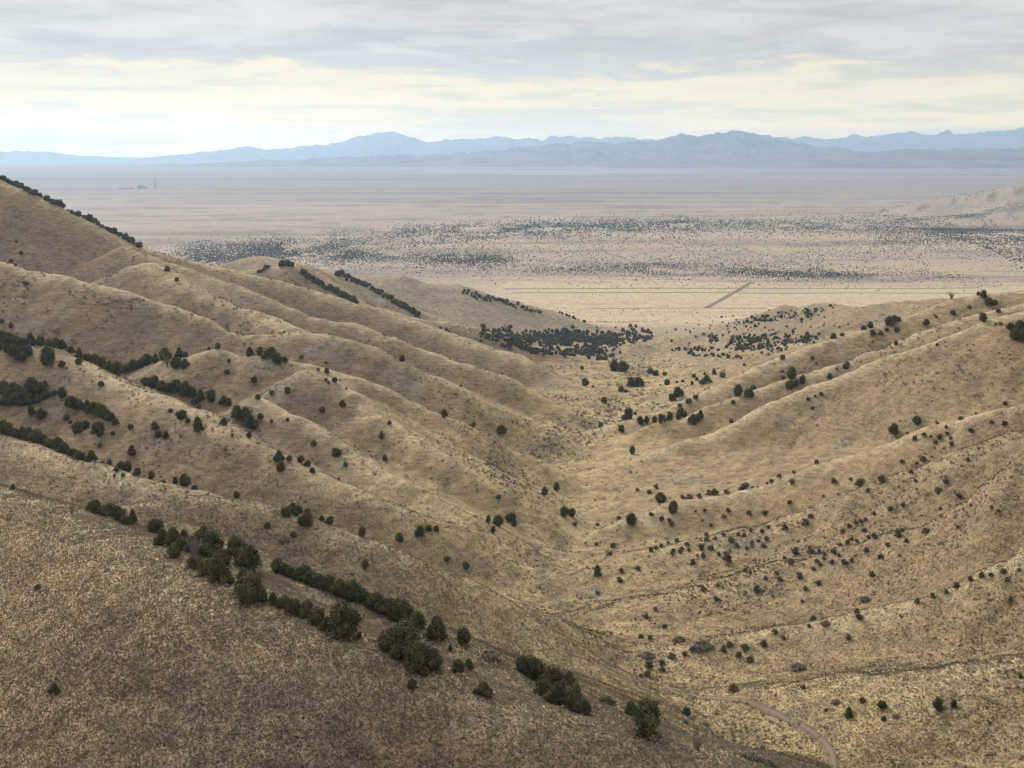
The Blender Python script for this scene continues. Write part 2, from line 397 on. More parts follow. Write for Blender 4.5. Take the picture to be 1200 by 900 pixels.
def tone_at(x, y, z, crest):
    """base colour of the ground cover"""
    col = np.empty(x.shape + (3,)); col[:] = (0.305, 0.230, 0.137)       # dry grass
    a = fbm(x / 90, y / 90, 4, 101); b = fbm(x / 28, y / 28, 4, 103); c = fbm(x / 260, y / 260, 3, 107); d4 = fbm(x / 9, y / 9, 3, 109)
    col = lerp3(col, (0.240, 0.177, 0.117), sstep(a + .5 * b, 0.0, .6) * .6)    # browner grass
    col = lerp3(col, (0.355, 0.272, 0.155), sstep(b - .6 * a, 0.05, .6) * .5)
    # the near hill is evenly browner on the side towards the viewer
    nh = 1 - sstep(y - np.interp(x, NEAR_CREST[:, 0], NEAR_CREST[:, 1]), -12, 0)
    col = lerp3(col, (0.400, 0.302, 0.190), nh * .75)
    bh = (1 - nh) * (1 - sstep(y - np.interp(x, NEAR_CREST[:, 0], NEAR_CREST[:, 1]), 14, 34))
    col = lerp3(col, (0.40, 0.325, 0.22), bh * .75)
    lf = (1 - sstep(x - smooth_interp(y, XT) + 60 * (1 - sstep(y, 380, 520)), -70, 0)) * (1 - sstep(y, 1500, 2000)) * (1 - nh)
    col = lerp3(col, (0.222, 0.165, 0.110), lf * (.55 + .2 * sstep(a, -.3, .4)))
    sage = sstep(b + .7 * d4 + .6 * c, .22, .62)
    col = lerp3(col, (0.18, 0.155, 0.118), sage * .5 * (1 - .7 * nh))
    wv = fbm(x / 16 + 7, y / 30, 4, 141)
    col = lerp3(col, (0.175, 0.142, 0.108), sstep(wv + .5 * a, .18, .6) * .36 * (1 - nh) * sstep(y, 250, 400))
    for X0, Y0, ra, rb, c_ in PATCH:
        m = np.exp(-(((x - X0) / ra) ** 2 + ((y - Y0) / rb) ** 2)) + .35 * b + .3 * d4
        col = lerp3(col, ((0.255, 0.222, 0.175), (0.235, 0.175, 0.125))[c_], sstep(m, .25, .75) * (.7 - .35 * nh) * (np.abs(x - X0) < 3 * ra) * (np.abs(y - Y0) < 3 * rb))
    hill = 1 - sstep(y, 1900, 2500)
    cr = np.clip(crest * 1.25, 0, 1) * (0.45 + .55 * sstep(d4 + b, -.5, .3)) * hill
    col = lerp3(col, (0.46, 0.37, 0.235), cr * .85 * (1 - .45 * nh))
    # valley floor and fan: golden
    xt = smooth_interp(y, XT); xw = xt + 14 * fbm(y / 80, y * 0 + 2.5, 3, 33) * sstep(y, 350, 600); fl = np.exp(-((x - xw) / (14 + .055 * y + 26 * (1 - sstep(y, 300, 480)))) ** 2) * hill * sstep(y, 215, 250)
    col = lerp3(col, (0.47, 0.365, 0.195), fl * .8 * sstep(d4 + .5 * b, -.5, .3))
    col = lerp3(col, (0.20, 0.165, 0.125), np.exp(-((x - xw - 4) / 3.5) ** 2) * hill * sstep(y, 300, 420) * .7 * sstep(d4, -.3, .2))
    col = lerp3(col, (0.30, 0.25, 0.19), sstep(y, 1350, 1850) * hill * .65)
    # the far plain
    pl = sstep(y + 150 * c, 1950, 2450)
    base = np.empty_like(col); base[:] = (0.380, 0.312, 0.248)
    s1 = fbm(x / 900, y / 160, 4, 113); s2 = fbm(x / 3800, y / 520, 4, 117); s3 = fbm(x / 9000, y / 1600, 3, 119)
    base = lerp3(base, (0.255, 0.205, 0.170), sstep(s1 + s2, -.1, .6) * .75)
    s4 = fbm(x / 150, y / 45, 4, 121)
    base = lerp3(base, (0.20, 0.175, 0.145), sstep(s4 + .5 * s1, .0, .6) * .65)
    base = lerp3(base, (0.44, 0.365, 0.26), sstep(-s4 + .4 * s1, .15, .7) * .5)
    base = lerp3(base, (0.47, 0.375, 0.245), sstep(s2 - s1, .0, .6) * .6 * (1 - sstep(y, 5000, 9000)))
    fld = sstep(y + 90 * s1, 2250, 2420) * (1 - sstep(y + 200 * s1, 3100, 3500)) * sstep(x, -90, 40)
    base = lerp3(base, (0.53, 0.432, 0.285), fld * (.88 - .25 * sstep(s4, 0, .6)))
    far = sstep(y + 1500 * s3, 8500, 12000)
    base = lerp3(base, (0.25, 0.215, 0.20), far * .8)
    base = lerp3(base, (0.165, 0.148, 0.148), sstep(s2 + .6 * s3, .15, .5) * sstep(y, 7000, 12000) * .8)
    # pale dry lake beds
    for (px0, px1, py, w) in ((470, 830, 201, 1.8), (690, 1250, 196, 1.4), (180, 245, 219, 1.0), (80, 112, 229, 1.0), (330, 425, 217, 1.1), (560, 720, 204, 1.0), (730, 800, 209, .6)):
        Y0 = 1742 * 300 / (py - 176.0); dy = 1742 * 300 / (py - w - 176.0) - Y0
        X0, X1 = (px0 - 600) / 1742 * Y0, (px1 - 600) / 1742 * Y0
        wob = Y0 * .02 * fbm(x / (Y0 * .08), y * 0 + py, 3, 131)
        mk = np.exp(-((y - Y0 + wob * (1 if py < 215 else .3)) / (dy * .55)) ** 2) * sstep(x, X0, X0 + .08 * Y0 * .4) * (1 - sstep(x, X1 - .08 * Y0 * .4, X1))
        base = lerp3(base, (0.62, 0.60, 0.56), mk * .30)
    # the far right hill: bare pale slopes
    hl = sstep(z, -285, -262) * sstep(y, 4800, 5600)
    base = lerp3(base, (0.36, 0.295, 0.235), hl * .8)
    hs = fbm(x / 60, y / 60, 4, 123)
    base = lerp3(base, (0.13, 0.12, 0.10), hl * sstep(hs + .5 * fbm(x / 260, y / 400, 3, 127), -.15, .35) * .8)
    return col * (1 - pl[..., None]) + base * pl[..., None]

def build_ground():
    nu = 640
    u = np.linspace(-0.62, 0.62, nu)
    ys = [-60.0]
    while ys[-1] < 3800: ys.append(ys[-1] + max(0.6, 0.0038 * (ys[-1] + 40)))
    while ys[-1] < 64000: ys.append(ys[-1] * 1.018)
    ys = np.array(ys)
    Y = np.repeat(ys[:, None], nu, 1)
    X = u[None, :] * (Y + 120.0)
    Z, crest = H_raw(X, Y)
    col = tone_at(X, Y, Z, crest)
    nr = len(ys)
    idx = np.arange(nr * nu).reshape(nr, nu)
    f = np.stack([idx[:-1, :-1], idx[:-1, 1:], idx[1:, 1:], idx[1:, :-1]], -1).reshape(-1, 4)
    v = np.stack([X, Y, Z], -1).reshape(-1, 3)
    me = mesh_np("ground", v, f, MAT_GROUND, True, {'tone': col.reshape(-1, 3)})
    o = obj("ground", me)
    set_props(o, kind='structure')
    return o
MAT_GROUND = ground_material()
add_patches()
build_ground()

# ------------------------------------------------------------------ far mountains
def mountain_material():
    m, N = new_mat("far_rock")
    pos = N.n('ShaderNodeNewGeometry').outputs['Position']
    n = N.noise(pos, 0.0016, 7, 0.7)
    c = N.mix(N.step(n, .3, .7), (0.045, 0.045, 0.045), (0.20, 0.175, 0.15))
    principled(N, c, 0.95, None, 0.05)
    return m
MAT_MTN = mountain_material()
def mountains(name, prof, d, half, base, seed, rough=0.5):
    prof = np.array(prof, float)
    px = np.arange(prof[0, 0], prof[-1, 0] + 1, 1.0)
    py = np.interp(px, prof[:, 0], prof[:, 1])
    x = (px - CX) / F_PX * d
    pk = (CY - py) / F_PX * d
    pk = pk + d / F_PX * (3.0 * fbm(px / 10, px * 0 + seed, 5, seed, .7))
    v = np.linspace(-1, 1, 61)
    X = np.repeat(x[None], 61, 0); Vv = np.repeat(v[:, None], len(x), 1)
    Y = d + Vv * half
    nz = fbm(X / (half * .30), Y / (half * .30), 5, seed + 3, .6)
    rg = 1 - np.abs(fbm(X / (half * .16), Y / (half * .5), 5, seed + 7, .6))
    s = np.clip(1 - np.abs(Vv), 0, 1)
    shape = s ** 1.25 * (1 - rough * (1 - s) ** .6 * (1 - rg) * 2.6) 
    shape = np.clip(shape * (1 + .25 * nz * (1 - s) * 2), 0, 1.0)
    Z = base + (pk[None] - base) * shape - 60 * (np.abs(Vv) > .99)
    n0, n1 = X.shape
    idx = np.arange(n0 * n1).reshape(n0, n1)
    f = np.stack([idx[:-1, :-1], idx[:-1, 1:], idx[1:, 1:], idx[1:, :-1]], -1).reshape(-1, 4)
    o = obj(name, mesh_np(name, np.stack([X, Y, Z], -1).reshape(-1, 3), f, MAT_MTN))
    set_props(o, kind='structure')
M1 = [(-260,176),(-120,174),(0,178),(50,177.5),(70,180),(90,182),(110,182.5),(125,184),(140,188),(150,188),(190,183),(230,180),(265,175),(290,172),(310,174),(330,175),(350,172),(380,170),(400,166),(425,159),(440,155.5),(455,154),(470,157),(490,164),(500,167),(515,165),(540,162),(560,162),(590,160),(605,164),(620,161),(635,164),(645,159),(655,161),(665,160),(690,160),(705,163),(720,160),(735,161),(750,163),(770,163),(790,160),(830,160),(880,160),(915,161),(930,163),(945,160),(960,162),(970,163),(990,160),(1000,158),(1015,161),(1030,159),(1045,156),(1065,154),(1080,157),(1095,158),(1110,153),(1120,157),(1140,156),(1150,154),(1165,157),(1180,158),(1200,157),(1320,155),(1460,158)]
M2 = [(140,197),(190,193.5),(260,190.5),(340,187),(420,183.5),(470,180.5),(485,182),(520,180),(560,177),(600,174),(625,171),(650,169),(680,166),(700,166),(720,169),(740,165),(760,166),(785,160),(800,156.5),(820,160),(850,155),(865,152.5),(880,156),(900,159.5),(925,164),(960,170),(1000,176),(1050,183),(1080,188)]
M3 = [(690,195),(730,190.5),(800,188),(900,183.5),(1000,178.5),(1070,175),(1085,173),(1095,175),(1200,173.5),(1330,172),(1460,174)]
M0 = [(1120,158),(1150,155),(1175,152),(1200,149.5),(1240,146),(1320,144),(1460,150)]
mountains("mountains", M1, 46000, 5500, -310, 11)
mountains("mountains", M0, 49000, 4500, -310, 15)
mountains("mountains", M2, 30000, 3800, -310, 21)
mountains("hills", M3, 27000, 2800, -310, 31, .3)

# ------------------------------------------------------------------ haze
def build_haze():
    x0, x1, y0, y1, z0, z1 = -50000, 50000, -400, 58000, -420, 760
    v = [(x, y, z) for z in (z0, z1) for y in (y0, y1) for x in (x0, x1)]
    f = np.array([(0, 2, 3, 1), (4, 5, 7, 6), (0, 1, 5, 4), (2, 6, 7, 3), (0, 4, 6, 2), (1, 3, 7, 5)])
    m, N = new_mat("haze")
    p = N.n('ShaderNodeVolumePrincipled')
    p.inputs['Color'].default_value = (0.54, 0.74, 1.0, 1)
    p.inputs['Density'].default_value = HAZE
    p.inputs['Anisotropy'].default_value = 0.5
    out = N.n('ShaderNodeOutputMaterial')
    N.t.links.new(p.outputs[0], out.inputs['Volume'])
    o = obj("haze", mesh_np("haze", v, f, m, False))
    set_props(o, kind='stuff')
HAZE = 2.95e-5
build_haze()
# ------------------------------------------------------------------ plants: materials
def foliage_material(name, dark, lite, varname='var'):
    m, N = new_mat(name)
    v = N.n('ShaderNodeAttribute', attribute_name=varname).outputs['Fac']
    r = N.n('ShaderNodeObjectInfo').outputs['Random']
    f = N.math('ADD', N.math('MULTIPLY', v, 0.75), N.math('MULTIPLY', r, 0.25))
    c = N.mix(f, dark, lite)
    principled(N, c, 0.85, None, 0.1)
    return m
MAT_JUN = foliage_material("juniper_foliage", (0.033, 0.039, 0.020), (0.165, 0.160, 0.080))
MAT_SHR = foliage_material("shrub_foliage", (0.080, 0.072, 0.050), (0.21, 0.185, 0.125))
MAT_SAGE = foliage_material("sage_foliage", (0.170, 0.152, 0.122), (0.35, 0.30, 0.225))
MAT_TWIG = foliage_material("bare_twigs", (0.115, 0.098, 0.090), (0.25, 0.22, 0.20))
MAT_WOOD = foliage_material("woodland_foliage", (0.040, 0.047, 0.034), (0.125, 0.125, 0.085))
def bark_material():
    m, N = new_mat("bark")
    pos = N.n('ShaderNodeTexCoord').outputs['Object']
    n = N.noise(pos, 14.0, 4, .6)
    principled(N, N.mix(n, (0.10, 0.075, 0.055), (0.26, 0.21, 0.17)), 0.9, None, 0.1)
    return m
MAT_BARK = bark_material()

# ------------------------------------------------------------------ plants: shapes (unit size, foot at the origin)
def quads_at(P, Nn, size, rng, aspect=1.0):
    """square leaves at P facing about Nn"""
    n = len(P)
    t = np.cross(Nn, rng.normal(size=(n, 3))); t /= np.linalg.norm(t, axis=1)[:, None] + 1e-9
    b = np.cross(Nn, t); b /= np.linalg.norm(b, axis=1)[:, None] + 1e-9
    s = (size * rng.uniform(.6, 1.3, n))[:, None]
    v = np.stack([P - t * s, P + b * s * aspect * .6, P + t * s, P - b * s * aspect * .6], 1).reshape(-1, 3)
    return v, np.arange(4 * n).reshape(n, 4)

def ball(c, r, rng, nu=9, nv=6, jag=.12):
    th = np.linspace(0, 2 * math.pi, nu, endpoint=False); ph = np.linspace(0, math.pi, nv)
    T, Pp = np.meshgrid(th, ph)
    d = np.stack([np.sin(Pp) * np.cos(T), np.sin(Pp) * np.sin(T), np.cos(Pp)], -1)
    k = 1 + rng.uniform(-jag, jag, d.shape[:2])[..., None]
    v = np.asarray(c) + d * np.asarray(r) * k
    i = np.arange(nu * nv).reshape(nv, nu)
    f = np.stack([i[:-1], np.roll(i[:-1], -1, 1), np.roll(i[1:], -1, 1), i[1:]], -1).reshape(-1, 4)
    return v.reshape(-1, 3), f

class Soup:
    def __init__(s): s.v, s.f, s.a, s.n = [], [], [], 0
    def add(s, v, f, var):
        s.v.append(v); s.f.append(f + s.n); s.n += len(v)
        s.a.append(np.broadcast_to(np.asarray(var, float), (len(v),)))
    def mesh(s, name, mat, smooth=True):
        return mesh_np(name, np.concatenate(s.v), s.f, mat, smooth, {'var': np.concatenate(s.a)})

def crown_mesh(name, seed, nleaf, leaf, mat, lift=0.0, form='round', lobes=13):
    rng = np.random.default_rng(seed)
    S = Soup()
    C, R = [], []
    for i in range(lobes):
        h = (i + .5) / lobes
        if form == 'round':
            rad = .36 * math.sqrt(max(.05, 1 - (2 * h - .9) ** 2 * .85)); r = rng.uniform(.15, .24)
        elif form == 'cone':
            rad = .32 * (1 - h) ** .7 + .03; r = rng.uniform(.11, .19) * (1.1 - .4 * h)
        else:                                     # low and spreading
            rad = .40 * math.sqrt(max(.05, 1 - h * h)); r = rng.uniform(.14, .22)
        a = i * 2.4 + rng.uniform(-.6, .6); q = rad * rng.uniform(.35, 1.0)
        C.append((q * math.cos(a), q * math.sin(a), lift + r * .75 + h * (1 - lift - 1.75 * r))); R.append(r)
    C.append((0, 0, lift + (1 - lift) * .42)); R.append(.26)
    C, R = np.array(C), np.array(R)
    lob_var = rng.uniform(.15, .75, len(R))
    for c, r, q in zip(C, R, lob_var):
        v, f = ball(c, r * .70, rng, 8, 6, .2); v[:, 2] = np.maximum(v[:, 2], lift * .9)
        S.add(v, f, q * .85)
    w = R ** 2 / (R ** 2).sum()
    k = rng.choice(len(R), nleaf, p=w)
    d = rng.normal(size=(nleaf, 3)); d[:, 2] += .25; d /= np.linalg.norm(d, axis=1)[:, None]
    P = C[k] + d * (R[k] * rng.uniform(.66, 1.28, nleaf))[:, None]
    P[:, 2] = np.maximum(P[:, 2], rng.uniform(0.0, .05, nleaf) + lift * .85)
    # ragged sprigs that stand out of the outline
    far_ = rng.random(nleaf) < .12
    P[far_] += (d[far_] + (0, 0, .35)) * (rng.uniform(.03, .10, far_.sum()))[:, None]
    nn = d + rng.normal(size=(nleaf, 3)) * .55
    v, f = quads_at(P, nn, leaf, rng)
    S.add(v, f, np.repeat(np.clip(lob_var[k] + rng.uniform(-.3, .35, nleaf), 0, 1), 4))
    return S.mesh(name, mat, True)

def tube(S, pts, rads, var, n=6):
    pts = np.array(pts, float); V = []
    for i, p in enumerate(pts):
        t = pts[min(i + 1, len(pts) - 1)] - pts[max(i - 1, 0)]; t /= np.linalg.norm(t) + 1e-9
        a = np.cross(t, (0.31, .9, .21)); a /= np.linalg.norm(a); b = np.cross(t, a)
        th = np.linspace(0, 2 * math.pi, n, endpoint=False)
        V.append(p + rads[i] * (np.cos(th)[:, None] * a + np.sin(th)[:, None] * b))
    V = np.concatenate(V); i = np.arange(len(pts) * n).reshape(len(pts), n)
    f = np.stack([i[:-1], np.roll(i[:-1], -1, 1), np.roll(i[1:], -1, 1), i[1:]], -1).reshape(-1, 4)
    S.add(V, f, var)

def trunk_mesh(name, seed):
    rng = np.random.default_rng(seed); S = Soup()
    tube(S, [(0, 0, -.12), (.01, 0, .05), (.02, .01, .25), (.0, .02, .55)], [.065, .05, .04, .02], .5)
    for i in range(4):
        a = i * 1.6 + rng.uniform(-.4, .4); z = rng.uniform(.08, .25); L = rng.uniform(.22, .34)
        tube(S, [(.01, 0, z), (L * .5 * math.cos(a), L * .5 * math.sin(a), z + .14), (L * math.cos(a), L * math.sin(a), z + .34)], [.03, .022, .010], .5)
    return S.mesh(name, MAT_BARK)

def bare_tree_mesh(name, seed, n=26, mat=None):
    """leafless twiggy bush: forked stems from one foot"""
    rng = np.random.default_rng(seed); S = Soup()
    for i in range(n):
        a = rng.uniform(0, 6.28); o = rng.uniform(.12, .5); h = rng.uniform(.55, 1.0)
        p0 = np.array((rng.normal() * .03, rng.normal() * .03, -.08))
        p1 = np.array((o * .45 * math.cos(a), o * .45 * math.sin(a), h * .45)); p2 = np.array((o * math.cos(a), o * math.sin(a), h))
        tube(S, [p0, p1, p2], [.018, .012, .004], rng.uniform(0, 1), 4)
        for j in range(3):
            b = p1 + (p2 - p1) * rng.uniform(0, .7); q = b + np.array((rng.normal() * .12, rng.normal() * .12, rng.uniform(.1, .3)))
            q[2] = min(q[2], 1.0)
            tube(S, [b, q], [.008, .003], rng.uniform(0, 1), 4)
    return S.mesh(name, mat or MAT_TWIG)

def sage_mesh(name, seed, n, mat, leaf=.10):
    """low cushion of upright sprigs"""
    rng = np.random.default_rng(seed); S = Soup()
    for i in range(5):
        a = i * 1.26 + rng.uniform(-.4, .4); q = rng.uniform(.08, .24)
        v, f = ball((q * math.cos(a), q * math.sin(a), .30), (.20, .20, .30), rng, 7, 5, .2)
        S.add(v, f, .25)
    d = rng.normal(size=(n, 3)); d[:, 2] = np.abs(d[:, 2]) + .15; d /= np.linalg.norm(d, axis=1)[:, None]
    P = d * np.array((.46, .46, .72)) * rng.uniform(.6, 1.05, n)[:, None]
    P[:, 2] += .05
    nn = np.cross(d, rng.normal(size=(n, 3))) + d * .4
    v, f = quads_at(P, nn, leaf, rng, 1.0)
    S.add(v, f, np.repeat(rng.uniform(0, 1, n), 4))
    return S.mesh(name, mat)

CROWN = {
    'near': [crown_mesh("crown", 10 + i, 2600, .048, MAT_JUN, l, fm, lb) for i, (l, fm, lb) in enumerate(
        ((.02, 'round', 15), (.06, 'round', 13), (.0, 'low', 14), (.03, 'cone', 14), (.02, 'round', 18)))],
    'lifted': [crown_mesh("crown", 30, 2000, .045, MAT_JUN, .34, 'low', 12)],
    'mid': [crown_mesh("crown", 40 + i, 1100, .062, MAT_JUN, .02, fm, 9) for i, fm in enumerate(('round', 'round', 'low', 'cone'))],
    'far': [crown_mesh("juniper_tree", 50 + i, 170, .13, MAT_JUN, .0, fm, 5) for i, fm in enumerate(('round', 'low', 'cone'))],
}
TRUNK = [trunk_mesh("trunk", 60 + i) for i in range(3)]
SHRUB = [crown_mesh("shrub", 70 + i, 260, .10, MAT_SHR, .0, 'low', 7) for i in range(4)]
SAGE = [sage_mesh("sagebrush", 80 + i, 420, MAT_SAGE, .085) for i in range(3)]
BARE = [bare_tree_mesh("bare_bush", 90 + i) for i in range(2)]

# ------------------------------------------------------------------ plants: where each one stands
# every row: where it is, kind, group, range of distance, then "column,row,width" of each foot in the photograph
EAST = [
 # ---- nearest hill, trees along its crest
 ("at the upper end of the nearest crest", "j", "junipers on the crest of the nearest hill", 190, 300,
  "108,600,16 112,598,12 120,604,16 134,604,16 143,612,16 128,607,18 138,610,18 147,615,14 155,614,15"),
 ("in the dense clump on the nearest crest", "j", "junipers on the crest of the nearest hill", 190, 275,
  "182,624,20 191,638,20 203,641,22 210,644,16 205,653,16 222,647,18 234,643,22 248,649,32 230,665,20 243,673,24 257,680,26 267,684,15 276,654,22 292,669,30 292,704,36 215,640,20 226,650,20 240,656,24 262,662,22 284,664,18 238,641,22 285,684,18 306,704,20"),
 ("in the row down the nearest crest", "j", "junipers on the crest of the nearest hill", 180, 230,
  "320,708,14 333,713,18 346,719,15 371,731,22 402,746,34 421,748,8 360,723,18 340,717,14 383,738,16"),
 ("in the gully row behind the nearest crest", "j", "junipers in the gully behind the nearest hill", 195, 270,
  "326,671,16 340,676,16 350,679,15 356,681,20 372,687,18 386,692,17 397,697,18 415,703,20 430,708,17 441,714,20 456,722,18 468,726,24 482,732,20 333,673,15 364,684,18 380,690,17 406,701,18 422,706,18 435,711,17 449,718,17 462,725,18 475,730,20 490,737,18"),
 ("in the big clump where the nearest crest dips", "j", "junipers on the crest of the nearest hill", 175, 240,
  "458,760,28 476,764,36 487,786,28 507,784,24 511,750,28 498,791,12 483,807,11 536,789,18 549,786,17 543,755,18 528,763,8 466,770,18 467,762,28 481,773,30 496,781,26 470,750,22"),
 ("in the last dark clump down the nearest crest", "j", "junipers on the crest of the nearest hill", 175, 240,
  "612,787,17 622,792,24 636,818,22 648,801,24 655,826,22 666,813,24 671,831,24 685,837,18 644,824,16 629,795,20 640,807,20 660,823,22 677,835,18"),
 ("at the lower end of the nearest crest", "j", "junipers on the crest of the nearest hill", 170, 240,
  "740,839,20 760,862,36"),
 # ---- knoll
 ("on the golden knoll behind the nearest hill", "j", "junipers on the golden knoll", 300, 420,
  "277,578,10 343,592,13 336,604,13 349,604,13 360,617,15 353,614,10 360,590,9 386,600,10 377,609,9 387,611,10 314,618,8 344,629,8 424,625,11 428,666,10"),
 ("on the slope above the golden knoll", "j", "junipers on the slope above the valley bend", 330, 700,
  "327,541,15 329,552,13 339,540,8 352,542,10 360,547,10 366,554,8 368,522,8 394,535,11 405,546,6 397,562,4 447,514,9 451,539,7 292,513,9"),
 # ---- brown shoulder
 ("in the dark row down the brown shoulder", "j", "junipers in rows on the brown shoulder", 400, 560,
  "3,493,15 10,498,15 18,502,15 27,500,15 33,505,15 42,507,15 50,508,15 58,514,15 67,518,15 75,521,14 85,524,14 93,527,12 107,535,15"),
 ("past the dark row on the brown shoulder", "j", "junipers in rows on the brown shoulder", 400, 520,
  "97,538,7 121,542,4 128,539,8 136,552,7 134,558,4 144,558,6 142,543,12 150,547,12 161,553,10 157,557,6 177,554,10 192,558,5 216,569,14 205,565,9 228,567,8"),
 ("scattered in the hollow above the brown shoulder", "j", "junipers in the hollow above the brown shoulder", 440, 640,
  "72,531,13 46,511,6 154,534,12 117,523,6 181,502,12 186,512,10 194,513,9 90,507,14 100,503,10 114,511,18 77,492,8 82,496,6 132,509,6 153,503,8"),
 ("in the dark thicket on the upper brown slope", "j", "junipers in the thicket on the brown slope", 480, 660,
  "3,461,14 15,457,12 21,462,14 37,462,18 47,461,14 53,467,11 53,455,9 33,475,16 44,472,12 17,473,14 5,475,16 23,475,10 36,486,10 48,490,13 72,467,12 63,463,8 10,466,14 28,468,14"),
 ("in the slanting row below the brown thicket", "j", "junipers in the thicket on the brown slope", 480, 660,
  "83,477,15 93,479,14 102,481,14 110,484,15 117,488,14 123,491,13 130,494,13 136,498,9"),
 ("in the upper long row under the mountain", "j", "junipers in the long rows under the mountain", 560, 780,
  "2,399,14 10,399,14 17,402,14 25,402,14 36,402,14 47,399,11 57,400,12 65,400,11 73,402,13 83,404,12 93,407,12 102,409,13 110,410,12 119,412,12 128,414,12 137,416,14 147,419,14 155,421,14 164,423,13 172,425,14 182,426,12 193,423,14 205,431,12 217,431,13 210,430,10"),
 ("just below the upper long row under the mountain", "j", "junipers in the long rows under the mountain", 560, 760,
  "7,413,18 15,418,18 25,423,18 33,417,13 55,427,19 72,430,9 92,427,10 78,432,3 118,452,8"),
 ("in the lower long row under the mountain", "j", "junipers in the long rows under the mountain", 520, 760,
  "170,452,13 180,455,14 190,458,15 198,459,13 207,459,15 216,463,15 225,466,13 235,469,15 247,470,15 262,475,13 268,475,9 278,489,17 288,492,18 298,502,14 292,499,13"),
 ("scattered below the lower long row under the mountain", "j", "junipers in the long rows under the mountain", 520, 740,
  "233,479,7 228,474,8 213,491,14 220,495,7 232,505,16 200,483,7 266,438,8 298,448,9 302,467,8 318,462,7 337,461,9 337,493,5 305,491,8 318,495,5 262,498,10 272,511,4 377,483,8 401,477,10"),
 ("on top of the middle knob", "j", "junipers on the middle knob", 620, 820,
  "293,412,12 304,413,10 317,416,14 311,420,9 324,426,12 333,424,9 245,405,5 255,406,8 268,424,5 210,414,12 217,411,8"),
 ("along the middle spur beyond the knob", "j", "junipers on the middle spur", 560, 960,
  "353,420,6 382,426,4 383,437,7 373,434,4 382,446,5 385,449,4 392,447,7 406,456,3 471,414,9 540,424,4 456,497,6 521,489,9 555,499,6 587,509,13"),
 ("on the bare face of the big mountain", "j", "junipers on the bare mountain face", 800, 1250,
  "2,378,6 13,384,7 25,298,6 19,284,4 13,307,6 18,312,4 30,334,7 196,318,8 207,329,6"),
 ("as a lone bush on the near hillside", "j", "small junipers on the near hillside", 150, 300,
  "15,574,9 44,690,8 63,813,14 566,814,21"),
 # ---- valley
 ("beside the valley bend at the spur end", "j", "junipers at the valley bend", 380, 800,
  "468,634,11 492,628,12 503,622,9 511,622,8 524,657,8 546,667,9 599,611,14 602,617,9 584,616,13 572,613,9 578,624,9 584,584,7"),
 ("where the valley narrows, by its dry bed", "j", "junipers along the dry bed", 420, 1000,
  "652,575,10 638,581,10 661,605,11 670,605,11 674,616,6 725,609,7 740,616,13 774,589,13 761,578,6 789,601,13 700,674,12"),
]
FAR = [
 ("in the low dark row across the open slope", "j", "junipers in the valley mouth", 600, 1050,
  "750,497,10 758,496,9 767,495,9 775,495,10 785,493,10 795,491,10 802,488,8 812,497,12 821,490,10 817,494,9 728,506,9 737,491,13 732,492,8 744,486,5 741,532,9 704,500,6"),
 ("on the grassy floor at the valley mouth", "j", "junipers in the valley mouth", 900, 2000,
  "682,433,5 720,435,12 729,436,14 762,437,8 768,441,10 779,440,6 740,453,13 748,453,12 782,451,8 774,452,3 793,449,4 800,448,5 728,459,8 734,460,6 686,452,10 695,454,4 708,472,9"),
 ("beside the small draw at the spur tip", "j", "junipers in the small draw", 700, 1300,
  "813,442,6 826,439,4 811,451,5 817,446,5 837,439,9 847,442,8 828,449,13 823,450,8 795,465,11 787,470,10 799,462,6 807,472,8 815,467,7 797,477,6 798,485,10 859,473,6 865,464,12 857,495,6 872,427,4"),
 ("in the pocket on the pale spur", "j", "junipers on the pale spurs", 680, 1150,
  "917,421,7 928,444,14 918,444,6 940,450,10 926,455,13 933,452,9 917,436,4 877,465,13 883,456,7 947,469,5 955,465,4 962,463,6 952,479,5 952,421,5 957,426,3 972,443,7 981,433,4 993,428,6 991,432,8"),
 ("on the skyline spur above the pale slopes", "j", "junipers on the skyline spur", 740, 1200,
  "977,389,9 987,386,6 1012,386,8 1020,383,9 1042,381,14 1048,377,9 1053,376,6 1023,393,9 1032,392,7 1039,388,6 1051,389,7 1050,404,6 1086,381,9 1117,368,7 1097,372,4 1136,361,5 1147,346,6 1153,350,9"),
 ("high up near the end of the skyline spur", "j", "junipers on the skyline spur", 640, 1200,
  "1159,358,12 1166,357,7 1170,366,7 1153,377,10 1167,381,4 1173,381,5 1185,387,11 1195,388,13 1190,398,14 1199,399,14 1098,405,4"),
 ("on the crest of the long spur", "j", "junipers on the long spur", 500, 760,
  "1048,509,12 1075,497,12 1178,474,6 1177,498,8"),
 ("near the dirt track at the spur foot", "j", "junipers at the foot of the spurs", 260, 460,
  "711,832,20 804,838,11 995,840,14 1034,829,11 1100,832,14 1118,829,9 1011,823,8 1036,844,7"),
]
